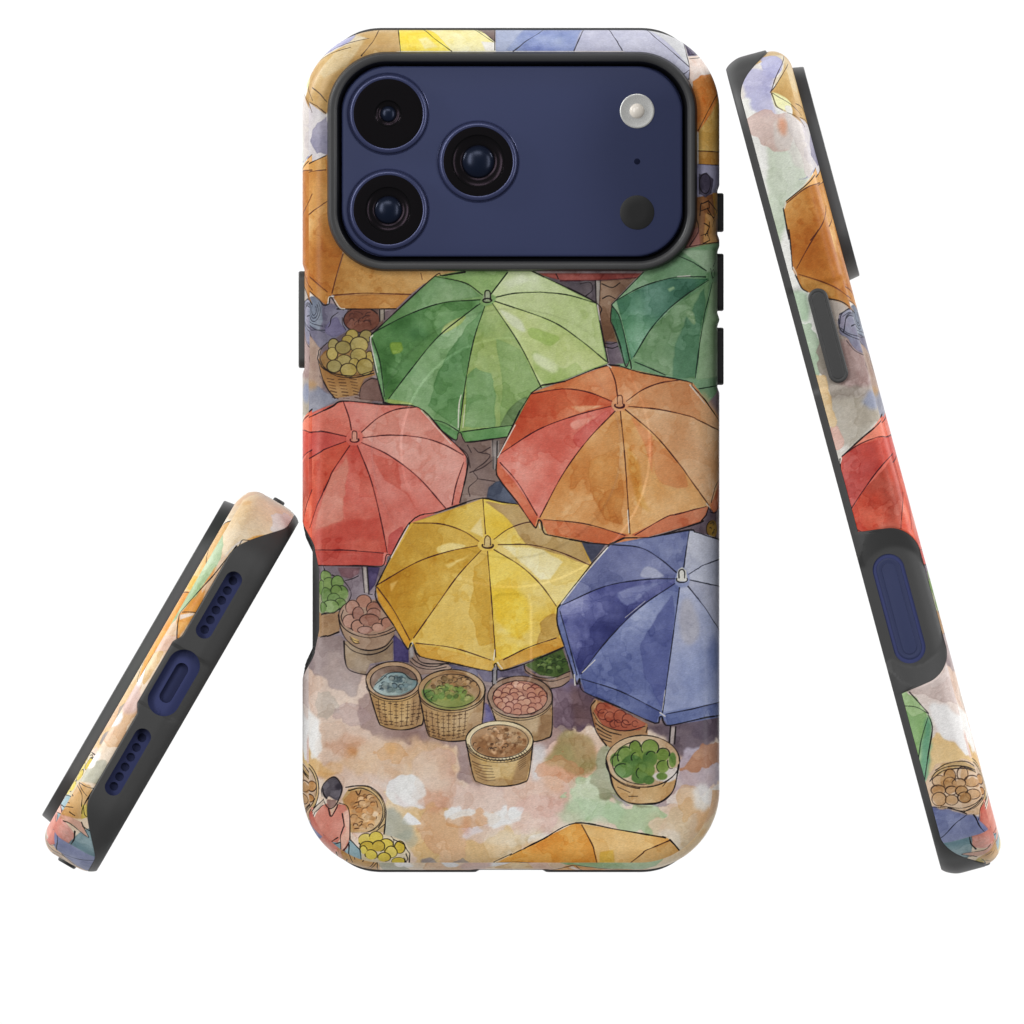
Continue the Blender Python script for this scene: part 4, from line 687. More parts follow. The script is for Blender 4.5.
    ink(L4(215, 440, 150, 500, 120, 570, 128, 620), 1.0); ink(L4(260, 470, 280, 530, 320, 470, 335, 435), .9); ink(L4(345, 425, 410, 450, 430, 540, 432, 720), 1.0); ink(L4(370, 510, 385, 600, 355, 690, 360, 820, 400, 780, 425, 740), 1.0); ink(L4(185, 690, 220, 725, 280, 735, 335, 700), 1.3); ink(L4(240, 750, 310, 752, 350, 740), .9); ink(L4(425, 760, 420, 890), 1.1); ink(L4(440, 720, 510, 800, 525, 900, 520, 950), 1.1); ink(L4(390, 800, 405, 900), .9)
    ink(T8(185, 820, 220, 835, 255, 790, 262, 740), 1.4); ink(T8(200, 680, 290, 720, 340, 775, 300, 690), 1.1); ink(T8(150, 865, 250, 888, 390, 905), 1.3); ink(T8(310, 715, 350, 740), 1.6)
    wash(T8(150, 868, 250, 890, 390, 906, 385, 950, 370, 980, 260, 960, 190, 920), (170, 176, 212), (150, 158, 206)); wash(T8(290, 900, 385, 910, 380, 940, 310, 935), (222, 222, 226), rough=1.5)
    ink(L4(70, 505, 110, 520, 200, 440), .9); ink(L4(110, 520, 100, 560), .9); wash(L4(120, 490, 215, 400, 225, 420, 150, 500), (196, 180, 164)); ink(L4(115, 500, 170, 440, 220, 395), 1.0)

def paint_sides():
    # what the long side shows around the parasols
    W = (222, 221, 216)
    swash([(228, 40), (300, 40), (300, 300), (228, 300)], W, var=.05, edge=0)
    swash(S1(235, 92, 335, 92, 330, 168, 282, 192, 240, 172), (160, 160, 200), (172, 172, 206), rough=1)
    swash(S1(150, 165, 230, 148, 290, 190, 300, 300, 310, 380, 210, 380, 150, 250), (166, 166, 200), (180, 178, 204), rough=1.5)
    swash(S1(245, 500, 330, 540, 480, 520, 560, 620, 450, 740, 370, 820, 350, 1024, 300, 1024, 262, 760, 268, 640), (178, 194, 168), (196, 204, 186), rough=2)
    swash(S1(152, 415, 200, 372, 260, 352, 320, 372, 400, 395, 400, 520, 330, 570, 245, 540, 215, 500, 170, 470), (200, 172, 164), (208, 186, 178), rough=1.5)
    swash(S1(300, 400, 480, 440, 520, 640, 420, 660, 380, 560, 320, 560), (210, 204, 198), soft=2, alpha=.8)
    spot(*S1(345, 445)[0], 5, 10, (214, 142, 106), .7, 3)
    swash([*S1(478, 505, 455, 570, 462, 620, 530, 645), *R1(40, 640, 160, 580, 160, 450, 120, 490, 60, 470)], (150, 150, 190), (160, 158, 186), rough=2)
    swash([*R1(55, 330, 80, 340, 160, 420, 160, 460, 110, 500, 90, 560, 60, 620)], (208, 200, 196), rough=1); swash(R1(95, 530, 130, 470, 165, 450, 165, 600, 120, 590), (140, 136, 160), (158, 152, 168), rough=2)
    swash([(228, 285), (300, 285), (304, 500), (228, 500)], (196, 190, 180), W, var=.1)
    swash(S2(272, 320, 335, 328, 350, 450, 320, 475, 282, 390), (146, 172, 140), rough=1); swash(S2(300, 492, 345, 480, 400, 560, 440, 680, 380, 750, 340, 640), (134, 160, 130), (154, 174, 146), rough=1)
    swash([*S2(440, 360, 600, 415, 660, 640, 750, 935, 480, 1020, 470, 900, 440, 760, 390, 690)], (172, 158, 150), (150, 140, 130), rough=2)
    swash(S3(150, 0, 430, 0, 440, 66, 350, 155, 262, 222, 212, 210, 190, 130), (166, 158, 144), (180, 170, 154), rough=1.5)
    swash(S3(140, 160, 190, 130, 225, 220, 180, 250), (204, 164, 150), rough=1); swash(S2(378, 740, 445, 758, 468, 880, 480, 1010, 430, 960, 400, 850), (212, 184, 140), rough=1.5)
    swash(S2(450, 600, 540, 560, 640, 640, 680, 760, 560, 800, 470, 740), (164, 140, 136), rough=2, soft=2); spot(*S2(672, 875)[0], 12, 10, (132, 140, 166), .8, 3)
    swash(S2(500, 455, 520, 415, 565, 398, 610, 425, 665, 630, 640, 640, 590, 615, 545, 560, 510, 500), (122, 130, 152), (132, 122, 142))
    for r in (1, .75, .5): ink([*S2(575 - 65 * r, 470 - 40 * r, 560, 470 - 68 * r, 575 + 35 * r, 470 - 50 * r), *S2(560 - 40 * r, 470 + 50 * r)][:3], .9, (36, 38, 50))
    for q in [(505, 455, 515, 510, 570, 545, 650, 560), (515, 500, 560, 530, 650, 540), (510, 480, 520, 430, 560, 400, 605, 420), (530, 520, 545, 440, 575, 430, 600, 470, 570, 490), (545, 565, 590, 618, 640, 640, 665, 625)]: ink(S2(*q), .9, (36, 38, 50))
    ink(S2(655, 640, 645, 690, 690, 760, 715, 800), 1.0); ink(S2(660, 650, 680, 700, 705, 740), .9)
    # lower part of the long side
    swash([(228, 540), (300, 540), (304, 945), (228, 945)], (206, 190, 182), (216, 204, 192), var=.2)
    swash(S4(545, 240, 560, 250, 620, 510, 600, 520), (92, 118, 62)); swash(S4(600, 525, 625, 520, 660, 640, 640, 640), (170, 130, 92)); swash(S4(640, 645, 665, 640, 690, 780, 670, 780), (150, 134, 128))
    swash([*S4(640, 860, 690, 770, 760, 1024, 560, 1000, 450, 955)], (190, 172, 166), (206, 190, 182), rough=1.5)
    swash(S5(500, 80, 560, 66, 640, 118, 705, 130, 690, 235, 728, 358, 690, 350, 645, 280, 570, 265, 535, 205), (224, 223, 222), edge=.05, var=.03, rough=1.2)
    swash(S5(525, 225, 580, 268, 640, 275, 690, 355, 760, 370, 780, 440, 560, 420, 480, 480, 500, 330), (214, 182, 126), (206, 172, 112), rough=1)
    swash(S5(700, 180, 760, 360, 720, 370, 690, 250), (206, 176, 166), soft=1)
    swash([*S4(385, 985, 400, 952, 440, 962), *S5(380, 0, 490, 122, 512, 210, 470, 520, 462, 545, 430, 440, 330, 60, 300, -30)], (160, 188, 140), (146, 178, 122)); swash(S5(345, 120, 400, 140, 480, 130, 450, 270, 432, 400), (124, 162, 100), (132, 168, 112)); swash(S5(490, 140, 508, 215, 480, 480, 460, 540, 438, 420, 455, 270), (84, 138, 106), (96, 146, 110))
    ink([*S4(432, 962), *S5(380, 0, 490, 122)], 1.1); ink(S5(335, 82, 420, 88, 490, 125), .85, (30, 44, 34)); ink(S5(487, 150, 452, 270, 432, 400), .85, (30, 44, 34)); ink(S5(490, 130, 512, 205, 490, 350, 468, 500, 462, 540), 1.1)
    swash(S5(470, 560, 500, 440, 560, 400, 720, 390, 790, 430, 820, 560, 740, 690, 490, 650), (206, 178, 150), (200, 164, 126)); swash(S5(505, 480, 560, 415, 680, 392, 780, 425, 770, 460, 640, 430, 540, 470), (182, 152, 104))
    for x, y, a, b in [(550, 500, 38, 32), (610, 470, 32, 36), (680, 460, 30, 40), (610, 510, 35, 32), (732, 500, 42, 32), (660, 510, 38, 24), (545, 550, 40, 28), (620, 552, 35, 24), (675, 555, 34, 28), (738, 572, 40, 28), (550, 600, 40, 38), (620, 605, 36, 28), (690, 590, 36, 30)]:
        q = [S5(x + a * math.cos(t), y + b * math.sin(t))[0] for t in np.linspace(0, 6.283, 16)]
        swash(q, (172, 128, 80), (186, 146, 104), edge=.2); ink(q, .95, (60, 40, 30))
    for q in [(530, 440, 600, 400, 700, 392, 790, 425), (500, 500, 540, 445, 640, 415, 780, 445), (510, 490, 580, 440, 700, 430, 780, 460), (560, 640, 680, 650, 780, 600, 815, 560), (690, 670, 770, 620, 812, 572), (600, 648, 700, 665, 800, 590)]: ink(S5(*q), 1.0)
    swash([*S5(488, 645, 600, 652, 740, 685, 885, 890, 800, 970, 640, 900, 548, 830, 500, 700)], (108, 118, 162), (122, 132, 174), var=.3); swash(S5(640, 890, 660, 860, 690, 870, 700, 900, 670, 920), (190, 190, 204), rough=1)
    ink(S5(490, 646, 600, 652, 700, 680), 1.2); ink(S5(705, 685, 630, 745, 550, 832), .95, (26, 26, 42)); ink(S5(742, 686, 800, 780, 880, 885), 1.3)

def paint_foot():
    wash([(290, 780), (740, 780), (740, 946), (290, 946)], (220, 198, 172), (214, 182, 150), var=.2, edge=0)
    swash([*L5(0, 960, 400, 960), *T7(380, 410, 340, 570, 100, 800)], (212, 172, 130), (206, 166, 140), rough=2)
    swash(T8(450, 115, 525, 70, 505, 130, 438, 152), (222, 220, 220), rough=1); swash(T7(375, 405, 350, 520, 330, 560, 300, 530), (224, 222, 220), rough=1); swash(T7(160, 770, 205, 720, 250, 705, 240, 740, 200, 770), (224, 222, 222), rough=1)
    swash(T7(300, 530, 340, 570, 330, 690, 250, 690, 240, 630), (208, 180, 172), (196, 160, 150), rough=1.5)
    swash(T8(310, 370, 350, 305, 405, 298, 388, 340, 352, 385), (224, 222, 220), rough=1); swash(T8(300, 388, 360, 382, 390, 345, 440, 360, 385, 480, 270, 440), (160, 160, 138), (172, 168, 150), rough=1)
    swash(T7(450, 250, 560, 260, 560, 300, 480, 350, 400, 400, 410, 340), (208, 162, 150), (212, 180, 160), rough=1.5); swash(T7(390, 380, 480, 350, 420, 460, 360, 540), (212, 178, 130), rough=1.5)
    swash([*T6(530, 150, 640, 90, 800, 130, 890, 230, 800, 310, 580, 360, 480, 450, 440, 340)], (226, 202, 164), (228, 210, 180), rough=1); swash(T6(760, 210, 830, 200, 880, 240, 800, 310, 740, 300), (222, 222, 220), rough=1.5); spot(*T6(600, 140)[0], 8, 6, (214, 168, 108), .6, 4)
    swash(T6(640, 330, 740, 320, 700, 345, 600, 350), (222, 170, 90), soft=1)
    swash(T6(440, 330, 468, 370, 450, 460, 330, 655, 230, 750, 150, 830, 260, 600), (152, 182, 138), (166, 192, 154), rough=1.5)
    swash([*T6(430, 515, 345, 625, 265, 712, 222, 765, 212, 920), *T7(560, 300)], (216, 150, 62), (222, 164, 84)); swash(T6(345, 630, 430, 520, 385, 600, 350, 650), (220, 190, 160)); swash(T6(225, 770, 312, 760, 300, 775, 225, 800), (222, 206, 192))
    swash(T6(540, 385, 580, 360, 570, 350, 450, 480), (222, 214, 206))
    ink(T6(545, 382, 500, 440, 420, 540, 345, 622, 262, 715, 225, 762, 213, 820, 210, 920), 1.1); ink(T6(238, 755, 318, 758), .9); ink(T6(560, 380, 575, 350, 600, 350, 630, 352), 1.0)
    swash(T8(255, 450, 360, 500, 350, 600, 300, 670, 160, 650, 200, 550), (192, 144, 84), (180, 128, 72), var=.3); swash(T8(300, 590, 350, 590, 340, 660, 300, 670), (190, 162, 62))
    for q in [(262, 450, 330, 490, 380, 500), (265, 465, 300, 530, 300, 600), (280, 455, 320, 530, 330, 540), (370, 500, 330, 560, 305, 610, 300, 640), (240, 520, 250, 540), (205, 570, 230, 580), (200, 600, 250, 605), (230, 630, 260, 650), (310, 600, 320, 650, 345, 660), (330, 560, 350, 545)]: ink(T8(*q), 1.1)

def paint_sides_umbrellas():
    tan = [*S1(545, 668, 365, 825, 352, 870, 378, 1020), *S2(250, 0, 258, 60, 270, 200, 285, 230, 315, 295, 345, 315, 450, 350, 520, 370, 605, 398, 640, 410, 560, 0), *S1(700, 1024, 600, 650)]
    wash(tan, (202, 148, 82), (186, 124, 58), var=.3); wash(S1(530, 650, 560, 722, 470, 755, 370, 828), (214, 158, 92), (220, 172, 112), edge=.2, rough=.5)
    wash(S2(300, 228, 410, 262, 500, 302, 590, 348, 620, 420, 520, 368, 450, 348, 345, 312, 315, 290), (192, 138, 72), (180, 126, 62))
    for q in [S1(565, 725, 470, 755, 365, 835), S2(400, 0, 345, 95, 290, 195), S2(300, 225, 410, 260, 500, 300, 600, 350), S1(640, 830, 560, 915, 490, 1024)]: ink(q, .9, (84, 40, 30))
    for q in [S1(545, 668, 365, 825), S1(350, 860, 362, 930, 378, 1020), S2(250, 0, 258, 60, 270, 200), S2(285, 230, 315, 295, 345, 315), S2(450, 350, 520, 366, 620, 404)]: ink(q, 1.1)
    rim_gap(S2(272, 190, 285, 215, 290, 232)); rim_gap(S1(362, 835, 356, 860))
    # little umbrella at the top of the long side
    wash([*S1(480, 446, 375, 375, 345, 360, 310, 340, 285, 270, 350, 82, 400, 90, 470, 300)], (196, 162, 104), (184, 146, 88), var=.3)
    wash(S1(290, 272, 340, 285, 388, 330, 375, 368, 330, 350, 305, 330), (222, 220, 150), (224, 222, 170), rough=1); wash(S1(360, 340, 392, 345, 396, 385, 370, 372), (222, 220, 212), rough=1)
    for q in [S1(352, 82, 320, 170, 283, 270), S1(395, 118, 340, 185, 283, 270), S1(290, 270, 340, 300, 400, 340, 470, 380), S1(290, 275, 312, 335, 345, 360), S1(370, 372, 430, 402, 475, 440)]: ink(q, .85, (62, 44, 36))
    # red parasol
    wash([*S4(560, 240, 545, 245, 500, 140, 340, 60, 180, 110), *S3(320, 705, 275, 650, 250, 560, 220, 430, 205, 320, 215, 285, 440, 86, 500, 60, 680, 800)], (208, 100, 84), (198, 84, 66), var=.3)
    wash(S3(440, 62, 480, 184, 400, 186, 300, 226, 215, 286), (220, 122, 98), (214, 110, 84), edge=.2); wash(S3(480, 180, 500, 265, 420, 330, 330, 450, 255, 560, 215, 420, 215, 290, 300, 228), (190, 88, 82), (204, 92, 78), var=.3, edge=.2); wash(S3(500, 265, 565, 470, 520, 655, 340, 690, 290, 700, 258, 570, 330, 450), (204, 84, 62), (178, 84, 68), var=.35, edge=.2); wash(S3(550, 465, 650, 760, 560, 690, 515, 655), (218, 110, 84), (208, 84, 62), edge=.2)
    for q in [S3(480, 181, 400, 186, 300, 225, 215, 285), S3(505, 262, 420, 330, 330, 450, 255, 563), S3(542, 465, 522, 560, 515, 655), S3(275, 652, 335, 682), S3(605, 760, 650, 760)]: ink(q, .95, MAR)
    ink(S3(450, 82, 340, 172, 215, 285), 1.3); ink(S3(205, 300, 208, 370, 218, 440), 1.1); ink(S3(620, 832, 655, 832), 1.2); rim_gap(S3(212, 296, 206, 320), 1.3)
    # seller at the corner
    wash(S5(775, 720, 778, 650, 812, 600, 850, 580, 900, 640, 890, 740, 825, 770), (196, 104, 90), (208, 138, 122)); wash(S5(825, 775, 870, 740, 900, 800, 890, 880, 850, 840), (92, 96, 104), (110, 128, 134))
    ink(S5(830, 585, 780, 650, 770, 715), 1.1); ink(S5(835, 755, 860, 775, 880, 790), 1.6); ink(S5(785, 440, 800, 490, 790, 540, 815, 565), 1.5)

def paint_foot_things():
    wash(T8(90, 780, 120, 690, 165, 655, 205, 685, 250, 740, 252, 780, 215, 825, 150, 855, 105, 830), (196, 112, 98), (208, 142, 128), var=.4, sm=True)
    wash(T8(255, 780, 300, 740, 352, 720, 372, 800, 395, 905, 250, 888, 160, 864, 210, 835), (100, 134, 146), (124, 150, 156), var=.3)
    wash(T8(205, 680, 250, 700, 330, 770, 340, 776, 300, 690, 240, 660, 170, 640), (206, 160, 140), (214, 178, 156))
    ink(T8(185, 820, 220, 835, 255, 790, 262, 740), 1.4); ink(T8(195, 680, 240, 700, 340, 775, 300, 690), 1.1); ink(T8(145, 862, 250, 888, 395, 905), 1.3); ink(T8(305, 712, 350, 740), 1.6)

def paint_all():
    global canvas, CLIP
    paint_ground(); bloom_ground(); drops(); paint_baskets(); paint_umbrellas(); paint_person()
    m_side, m_foot = _outer()
    CLIP = m_side; paint_sides(); paint_sides_umbrellas()
    CLIP = m_foot; paint_foot(); paint_foot_things()
    CLIP = None
    paint_paper()

def paint_paper():
    """drying lines, back-runs, paper tooth; then the slight sharpening every print file gets"""
    global canvas
    full = (0, CW, 0, CH)
    ink_free = np.clip((canvas.mean(2) - .16) / .14, 0, 1)
    D = np.zeros((CH, CW), np.float32)
    for F, lv, am in ((FBM, -.3, .13), (FBM, .35, .12), (FBM2, .45, .07), (FBM2, -.5, .07)):
        f = nz(F, full) + .12 * nz(N4, full)
        t = np.clip((f - lv) / .05 + .5, 0, 1)
        D += am * (t - .5) + am * 1.1 * np.exp(-((f - lv) / .03) ** 2)
    D += .10 * nz(FBM2, full) + .05 * nz(GRAIN, full)
    canvas = np.power(np.clip(canvas, .005, 1), 1 + (D * ink_free)[..., None])
    tooth = rng.normal(0, 1, (CH, CW)).astype(np.float32)
    tooth = (tooth + np.roll(tooth, 1, 1) + np.roll(tooth, 2, 1) + np.roll(tooth, 3, 1) + .6 * np.roll(tooth, 1, 0)) / 2.1
    canvas *= (1 + .022 * tooth + .015 * nz(N2, full))[..., None]
    soft = np.stack([blur(canvas[..., k], .9) for k in range(3)], -1)
    canvas = canvas + .75 * (canvas - soft)
    canvas = np.clip((canvas - .5) * 1.07 + .525, .01, 1)
    grey = canvas @ np.array((.3, .59, .11), np.float32)
    canvas = np.clip(grey[..., None] + (canvas - grey[..., None]) * .95, 0.01, 1)
# ------------------------------------------------------------------ mesh helpers
scene = bpy.context.scene
COL = bpy.data.collections.new("cases"); scene.collection.children.link(COL)

def mesh_np(name, co, quads=None, polys=None, mat=None, smooth=True, sharp=None):
    me = bpy.data.meshes.new(name)
    co = np.asarray(co, np.float64) * U
    me.vertices.add(len(co)); me.vertices.foreach_set('co', co.astype(np.float32).ravel())
    idx, tot = [], []
    if quads is not None and len(quads):
        q = np.asarray(quads, np.int32); idx.append(q.ravel()); tot.append(np.full(len(q), q.shape[1], np.int32))
    for p in polys or []:
        idx.append(np.asarray(p, np.int32)); tot.append(np.array([len(p)], np.int32))
    idx = np.concatenate(idx); tot = np.concatenate(tot)
    me.loops.add(len(idx)); me.loops.foreach_set('vertex_index', idx)
    me.polygons.add(len(tot)); st = np.concatenate([[0], np.cumsum(tot)[:-1]]).astype(np.int32)
    me.polygons.foreach_set('loop_start', st)
    me.polygons.foreach_set('use_smooth', np.full(len(tot), smooth))
    me.update(calc_edges=True); me.validate()
    if sharp: me.set_sharp_from_angle(angle=math.radians(sharp))
    if mat: me.materials.append(mat)
    return me

def obj(name, me, parent=None, **props):
    o = bpy.data.objects.new(name, me); COL.objects.link(o)
    if parent is not None: o.parent = parent
    for k, v in props.items(): o[k] = v
    return o

def outline(hw, hh, r, n=24):
    """rounded rectangle: corner centres, normals -> list usable at any inset"""
    c, nrm = [], []
    for sx, sy, a0 in ((1, 1, 0), (-1, 1, 90), (-1, -1, 180), (1, -1, 270)):
        for i in range(n + 1):
            a = math.radians(a0 + 90 * i / n); c.append((sx * (hw - r), sy * (hh - r))); nrm.append((math.cos(a), math.sin(a)))
    return np.array(c), np.array(nrm), r

def loft(hw, hh, r, prof, n=24, axes=None, centre=(0, 0, 0), cap0=False, cap1=False, closed=False, mat=None, name='m', sharp=40):
    """prof: list of (inset, height). axes: 3x3 rows = directions of (a, b, height)."""
    c, nm, r = outline(hw, hh, r, n)
    m = len(c); V = []
    for ins, h in prof:
        p = c + nm * max(r - ins, 1e-3) if ins <= r else c * ((np.array([hw, hh]) - ins) / np.maximum(np.array([hw, hh]) - r, 1e-6)).clip(0)
        V.append(np.c_[p, np.full(m, h)])
    V = np.vstack(V); k = len(prof)
    if axes is not None: V = V @ np.array(axes, float)
    V = V + np.array(centre, float)
    Q = []
    for j in range(k if closed else k - 1):
        a = np.arange(m) + j * m; b = np.roll(np.arange(m), -1) + j * m; j2 = (j + 1) % k
        Q.append(np.c_[a, b, np.roll(np.arange(m), -1) + j2 * m, np.arange(m) + j2 * m])
    Q = np.vstack(Q); P = []
    if cap0: P.append(list(range(m))[::-1])
    if cap1: P.append([(k - 1) * m + i for i in range(m)])
    det = 1.0 if axes is None else np.linalg.det(np.array(axes, float))
    if det < 0: Q = Q[:, ::-1]; P = [p[::-1] for p in P]
    return mesh_np(name, V, Q, P, mat, sharp=sharp)

def lathe(prof, n=72, centre=(0, 0, 0), axes=None, mat=None, name='m', sharp=40, cap=True):
    """prof from outside to centre: (radius, height); a zero radius closes it."""
    a = np.linspace(0, 2 * math.pi, n, endpoint=False); V = []; 
    for r, h in prof: V.append(np.c_[r * np.cos(a), r * np.sin(a), np.full(n, h)])
    V = np.vstack(V); Q = []
    for j in range(len(prof) - 1):
        i = np.arange(n); i2 = (i + 1) % n
        Q.append(np.c_[i + j * n, i2 + j * n, i2 + (j + 1) * n, i + (j + 1) * n])
    P = [[(len(prof) - 1) * n + i for i in range(n)]] if cap else []
    Q = np.vstack(Q)
    if axes is not None:
        V = V @ np.array(axes, float)
        if np.linalg.det(np.array(axes, float)) < 0: Q = Q[:, ::-1]; P = [p[::-1] for p in P]
    return mesh_np(name, V + np.array(centre, float), Q, P, mat, sharp=sharp)

LEFT = [(0, 1, 0), (0, 0, -1), (-1, 0, 0)]       # (along, depth, outwards)
RIGHT = [(0, 1, 0), (0, 0, -1), (1, 0, 0)]
FOOT = [(1, 0, 0), (0, 0, -1), (0, -1, 0)]

# ------------------------------------------------------------------ materials
def mat(name, base, rough=.5, spec=.4, metal=0.0, coat=0.0, bump=0.0, bscale=3000, var=0.0):
    m = bpy.data.materials.new(name); m.use_nodes = True
    nt = m.node_tree; b = nt.nodes['Principled BSDF']
    b.inputs['Base Color'].default_value = (*base, 1); b.inputs['Roughness'].default_value = rough
    b.inputs['Specular IOR Level'].default_value = spec; b.inputs['Metallic'].default_value = metal
    b.inputs['Coat Weight'].default_value = coat; b.inputs['Coat Roughness'].default_value = .05
    if bump or var:
        tc = nt.nodes.new('ShaderNodeTexCoord'); n = nt.nodes.new('ShaderNodeTexNoise')
        n.inputs['Scale'].default_value = bscale; n.inputs['Detail'].default_value = 3
        nt.links.new(tc.outputs['Object'], n.inputs['Vector'])
        if bump:
            bm = nt.nodes.new('ShaderNodeBump'); bm.inputs['Strength'].default_value = bump; bm.inputs['Distance'].default_value = .00006
            nt.links.new(n.outputs['Fac'], bm.inputs['Height']); nt.links.new(bm.outputs['Normal'], b.inputs['Normal'])
        if var:
            mx = nt.nodes.new('ShaderNodeMix'); mx.data_type = 'RGBA'
            mx.inputs[6].default_value = (*[c * (1 - var) for c in base], 1); mx.inputs[7].default_value = (*[c * (1 + var) for c in base], 1)
            nt.links.new(n.outputs['Fac'], mx.inputs[0]); nt.links.new(mx.outputs[2], b.inputs['Base Color'])
    return m

def lin(r, g, b): return tuple(((c / 255) / 12.92 if c / 255 <= .04045 else ((c / 255 + .055) / 1.055) ** 2.4) for c in (r, g, b))

M_RUB = mat('black_rubber', lin(64, 64, 64), .5, .35, bump=.25, bscale=9000, var=.06)
M_FRAME = mat('black_camera_frame', lin(60, 60, 61), .42, .4, bump=.15, bscale=9000, var=.05)
M_LINER = mat('black_liner', lin(10, 10, 11), .5, .25, var=.2)
M_BLUE = mat('deep_blue_aluminium', lin(55, 62, 96), .5, .2, bump=.08, bscale=12000, var=.02)
M_BLUE_LIT = mat('deep_blue_brightened', lin(58, 65, 112), .5, .25, var=.03)  # phone blue, colour brightened to offset the shade inside the rubber cutouts
M_BLUE_RING = mat('deep_blue_lens_ring', lin(60, 66, 102), .28, .5, metal=.35, var=.02)
M_NAVY = mat('navy_hole', lin(44, 50, 88), .6, .2, var=.1)
M_GLASS = mat('black_lens_glass', lin(15, 15, 16), .3, .12, var=.1)
M_BOWL = mat('black_lens_glass', lin(17, 17, 18), .22, .16, var=.1)
M_BOWL.node_tree.nodes['Principled BSDF'].inputs['Specular Tint'].default_value = (*lin(228, 196, 222), 1)
M_MIC = mat('microphone_mesh', lin(26, 30, 52), .8, .05, var=.2)
M_SENS = mat('charcoal_sensor_window', lin(45, 45, 45), .4, .2, var=.03)
M_SCREEN = mat('black_screen_glass', lin(8, 8, 9), .08, .5, coat=.5, var=.1)

def print_mat():
    m = bpy.data.materials.new('watercolour_print'); m.use_nodes = True
    nt = m.node_tree; b = nt.nodes['Principled BSDF']
    at = nt.nodes.new('ShaderNodeAttribute'); at.attribute_name = 'print'
    tc = nt.nodes.new('ShaderNodeTexCoord'); n = nt.nodes.new('ShaderNodeTexNoise'); n.inputs['Scale'].default_value = 2600; n.inputs['Detail'].default_value = 4
    mp = nt.nodes.new('ShaderNodeMapRange'); mp.inputs['To Min'].default_value = .93; mp.inputs['To Max'].default_value = 1.07
    mx = nt.nodes.new('ShaderNodeMix'); mx.data_type = 'RGBA'; mx.blend_type = 'MULTIPLY'; mx.inputs[0].default_value = 1
    nt.links.new(tc.outputs['Object'], n.inputs['Vector']); nt.links.new(n.outputs['Fac'], mp.inputs['Value'])
    nt.links.new(at.outputs['Color'], mx.inputs[6]); nt.links.new(mp.outputs['Result'], mx.inputs[7]); nt.links.new(mx.outputs[2], b.inputs['Base Color'])
    b.inputs['Roughness'].default_value = .36; b.inputs['Specular IOR Level'].default_value = .22
    return m
M_PRINT = print_mat()

def lens_mat():
    """coated lens element: its blue-violet reflections are put into the base colour, shifting with facing angle"""
    m = bpy.data.materials.new('coated_lens'); m.use_nodes = True
    nt = m.node_tree; b = nt.nodes['Principled BSDF']
    lw = nt.nodes.new('ShaderNodeLayerWeight'); lw.inputs['Blend'].default_value = .35
    cr = nt.nodes.new('ShaderNodeValToRGB'); e = cr.color_ramp.elements
    e[0].position = 0; e[0].color = (*lin(14, 22, 38), 1); e[1].position = .6; e[1].color = (*lin(20, 18, 28), 1)
    nt.links.new(lw.outputs['Facing'], cr.inputs['Fac']); nt.links.new(cr.outputs['Color'], b.inputs['Base Color'])
    b.inputs['Roughness'].default_value = .26; b.inputs['Specular IOR Level'].default_value = .38
    b.inputs['Specular Tint'].default_value = (*lin(190, 200, 235), 1)
    return m
M_LENS = lens_mat()
def flash_mat():
    m = bpy.data.materials.new('flash_diffuser'); m.use_nodes = True
    nt = m.node_tree; b = nt.nodes['Principled BSDF']
    tc = nt.nodes.new('ShaderNodeTexCoord'); w = nt.nodes.new('ShaderNodeTexNoise'); w.inputs['Scale'].default_value = 5200; w.inputs['Detail'].default_value = 3
    cr = nt.nodes.new('ShaderNodeValToRGB'); e = cr.color_ramp.elements
    e[0].position = .25; e[0].color = (*lin(196, 196, 193), 1); e[1].position = .75; e[1].color = (*lin(234, 234, 231), 1)
    nt.links.new(tc.outputs['Object'], w.inputs['Vector']); nt.links.new(w.outputs['Fac'], cr.inputs['Fac']); nt.links.new(cr.outputs['Color'], b.inputs['Base Color'])
    b.inputs['Roughness'].default_value = .3; b.inputs['Metallic'].default_value = .35; b.inputs['Coat Weight'].default_value = .4
    return m
M_FLASH = flash_mat(); M_LED = mat('flash_led', lin(246, 238, 226), .25, .5, var=.06, bscale=4000)

# ------------------------------------------------------------------ the case
HW, HH = 208.5, 420.0                            # half width / half height of the printed shell
D_CASE = 65.0
def perimeter(step):
    a, b = HW - CR, HH - CR
    nx, ny, nc = int(2 * a / step), int(2 * b / step), int(CR * math.pi / 2 / step)
    c, nm = [], []
    def line(p, q, n, k):
        for i in range(n): c.append(p + (q - p) * i / n); nm.append(k)
    def arc(o, a0, n):
        for i in range(n):
            t = math.radians(a0 + 90 * i / n); c.append(o); nm.append(np.array([math.cos(t), math.sin(t)]))
    A = np.array
    line(A([a, -b]), A([a, b]), ny, A([1., 0])); arc(A([a, b]), 0, nc)
    line(A([a, b]), A([-a, b]), nx, A([0., 1])); arc(A([-a, b]), 90, nc)
    line(A([-a, b]), A([-a, -b]), ny, A([-1., 0])); arc(A([-a, -b]), 180, nc)
    line(A([-a, -b]), A([a, -b]), nx, A([0., -1])); arc(A([a, -b]), 270, nc)
    return A(c), A(nm)

def sstep(a, b, x):
    t = np.clip((x - a) / (b - a), 0, 1); return t * t * (3 - 2 * t)

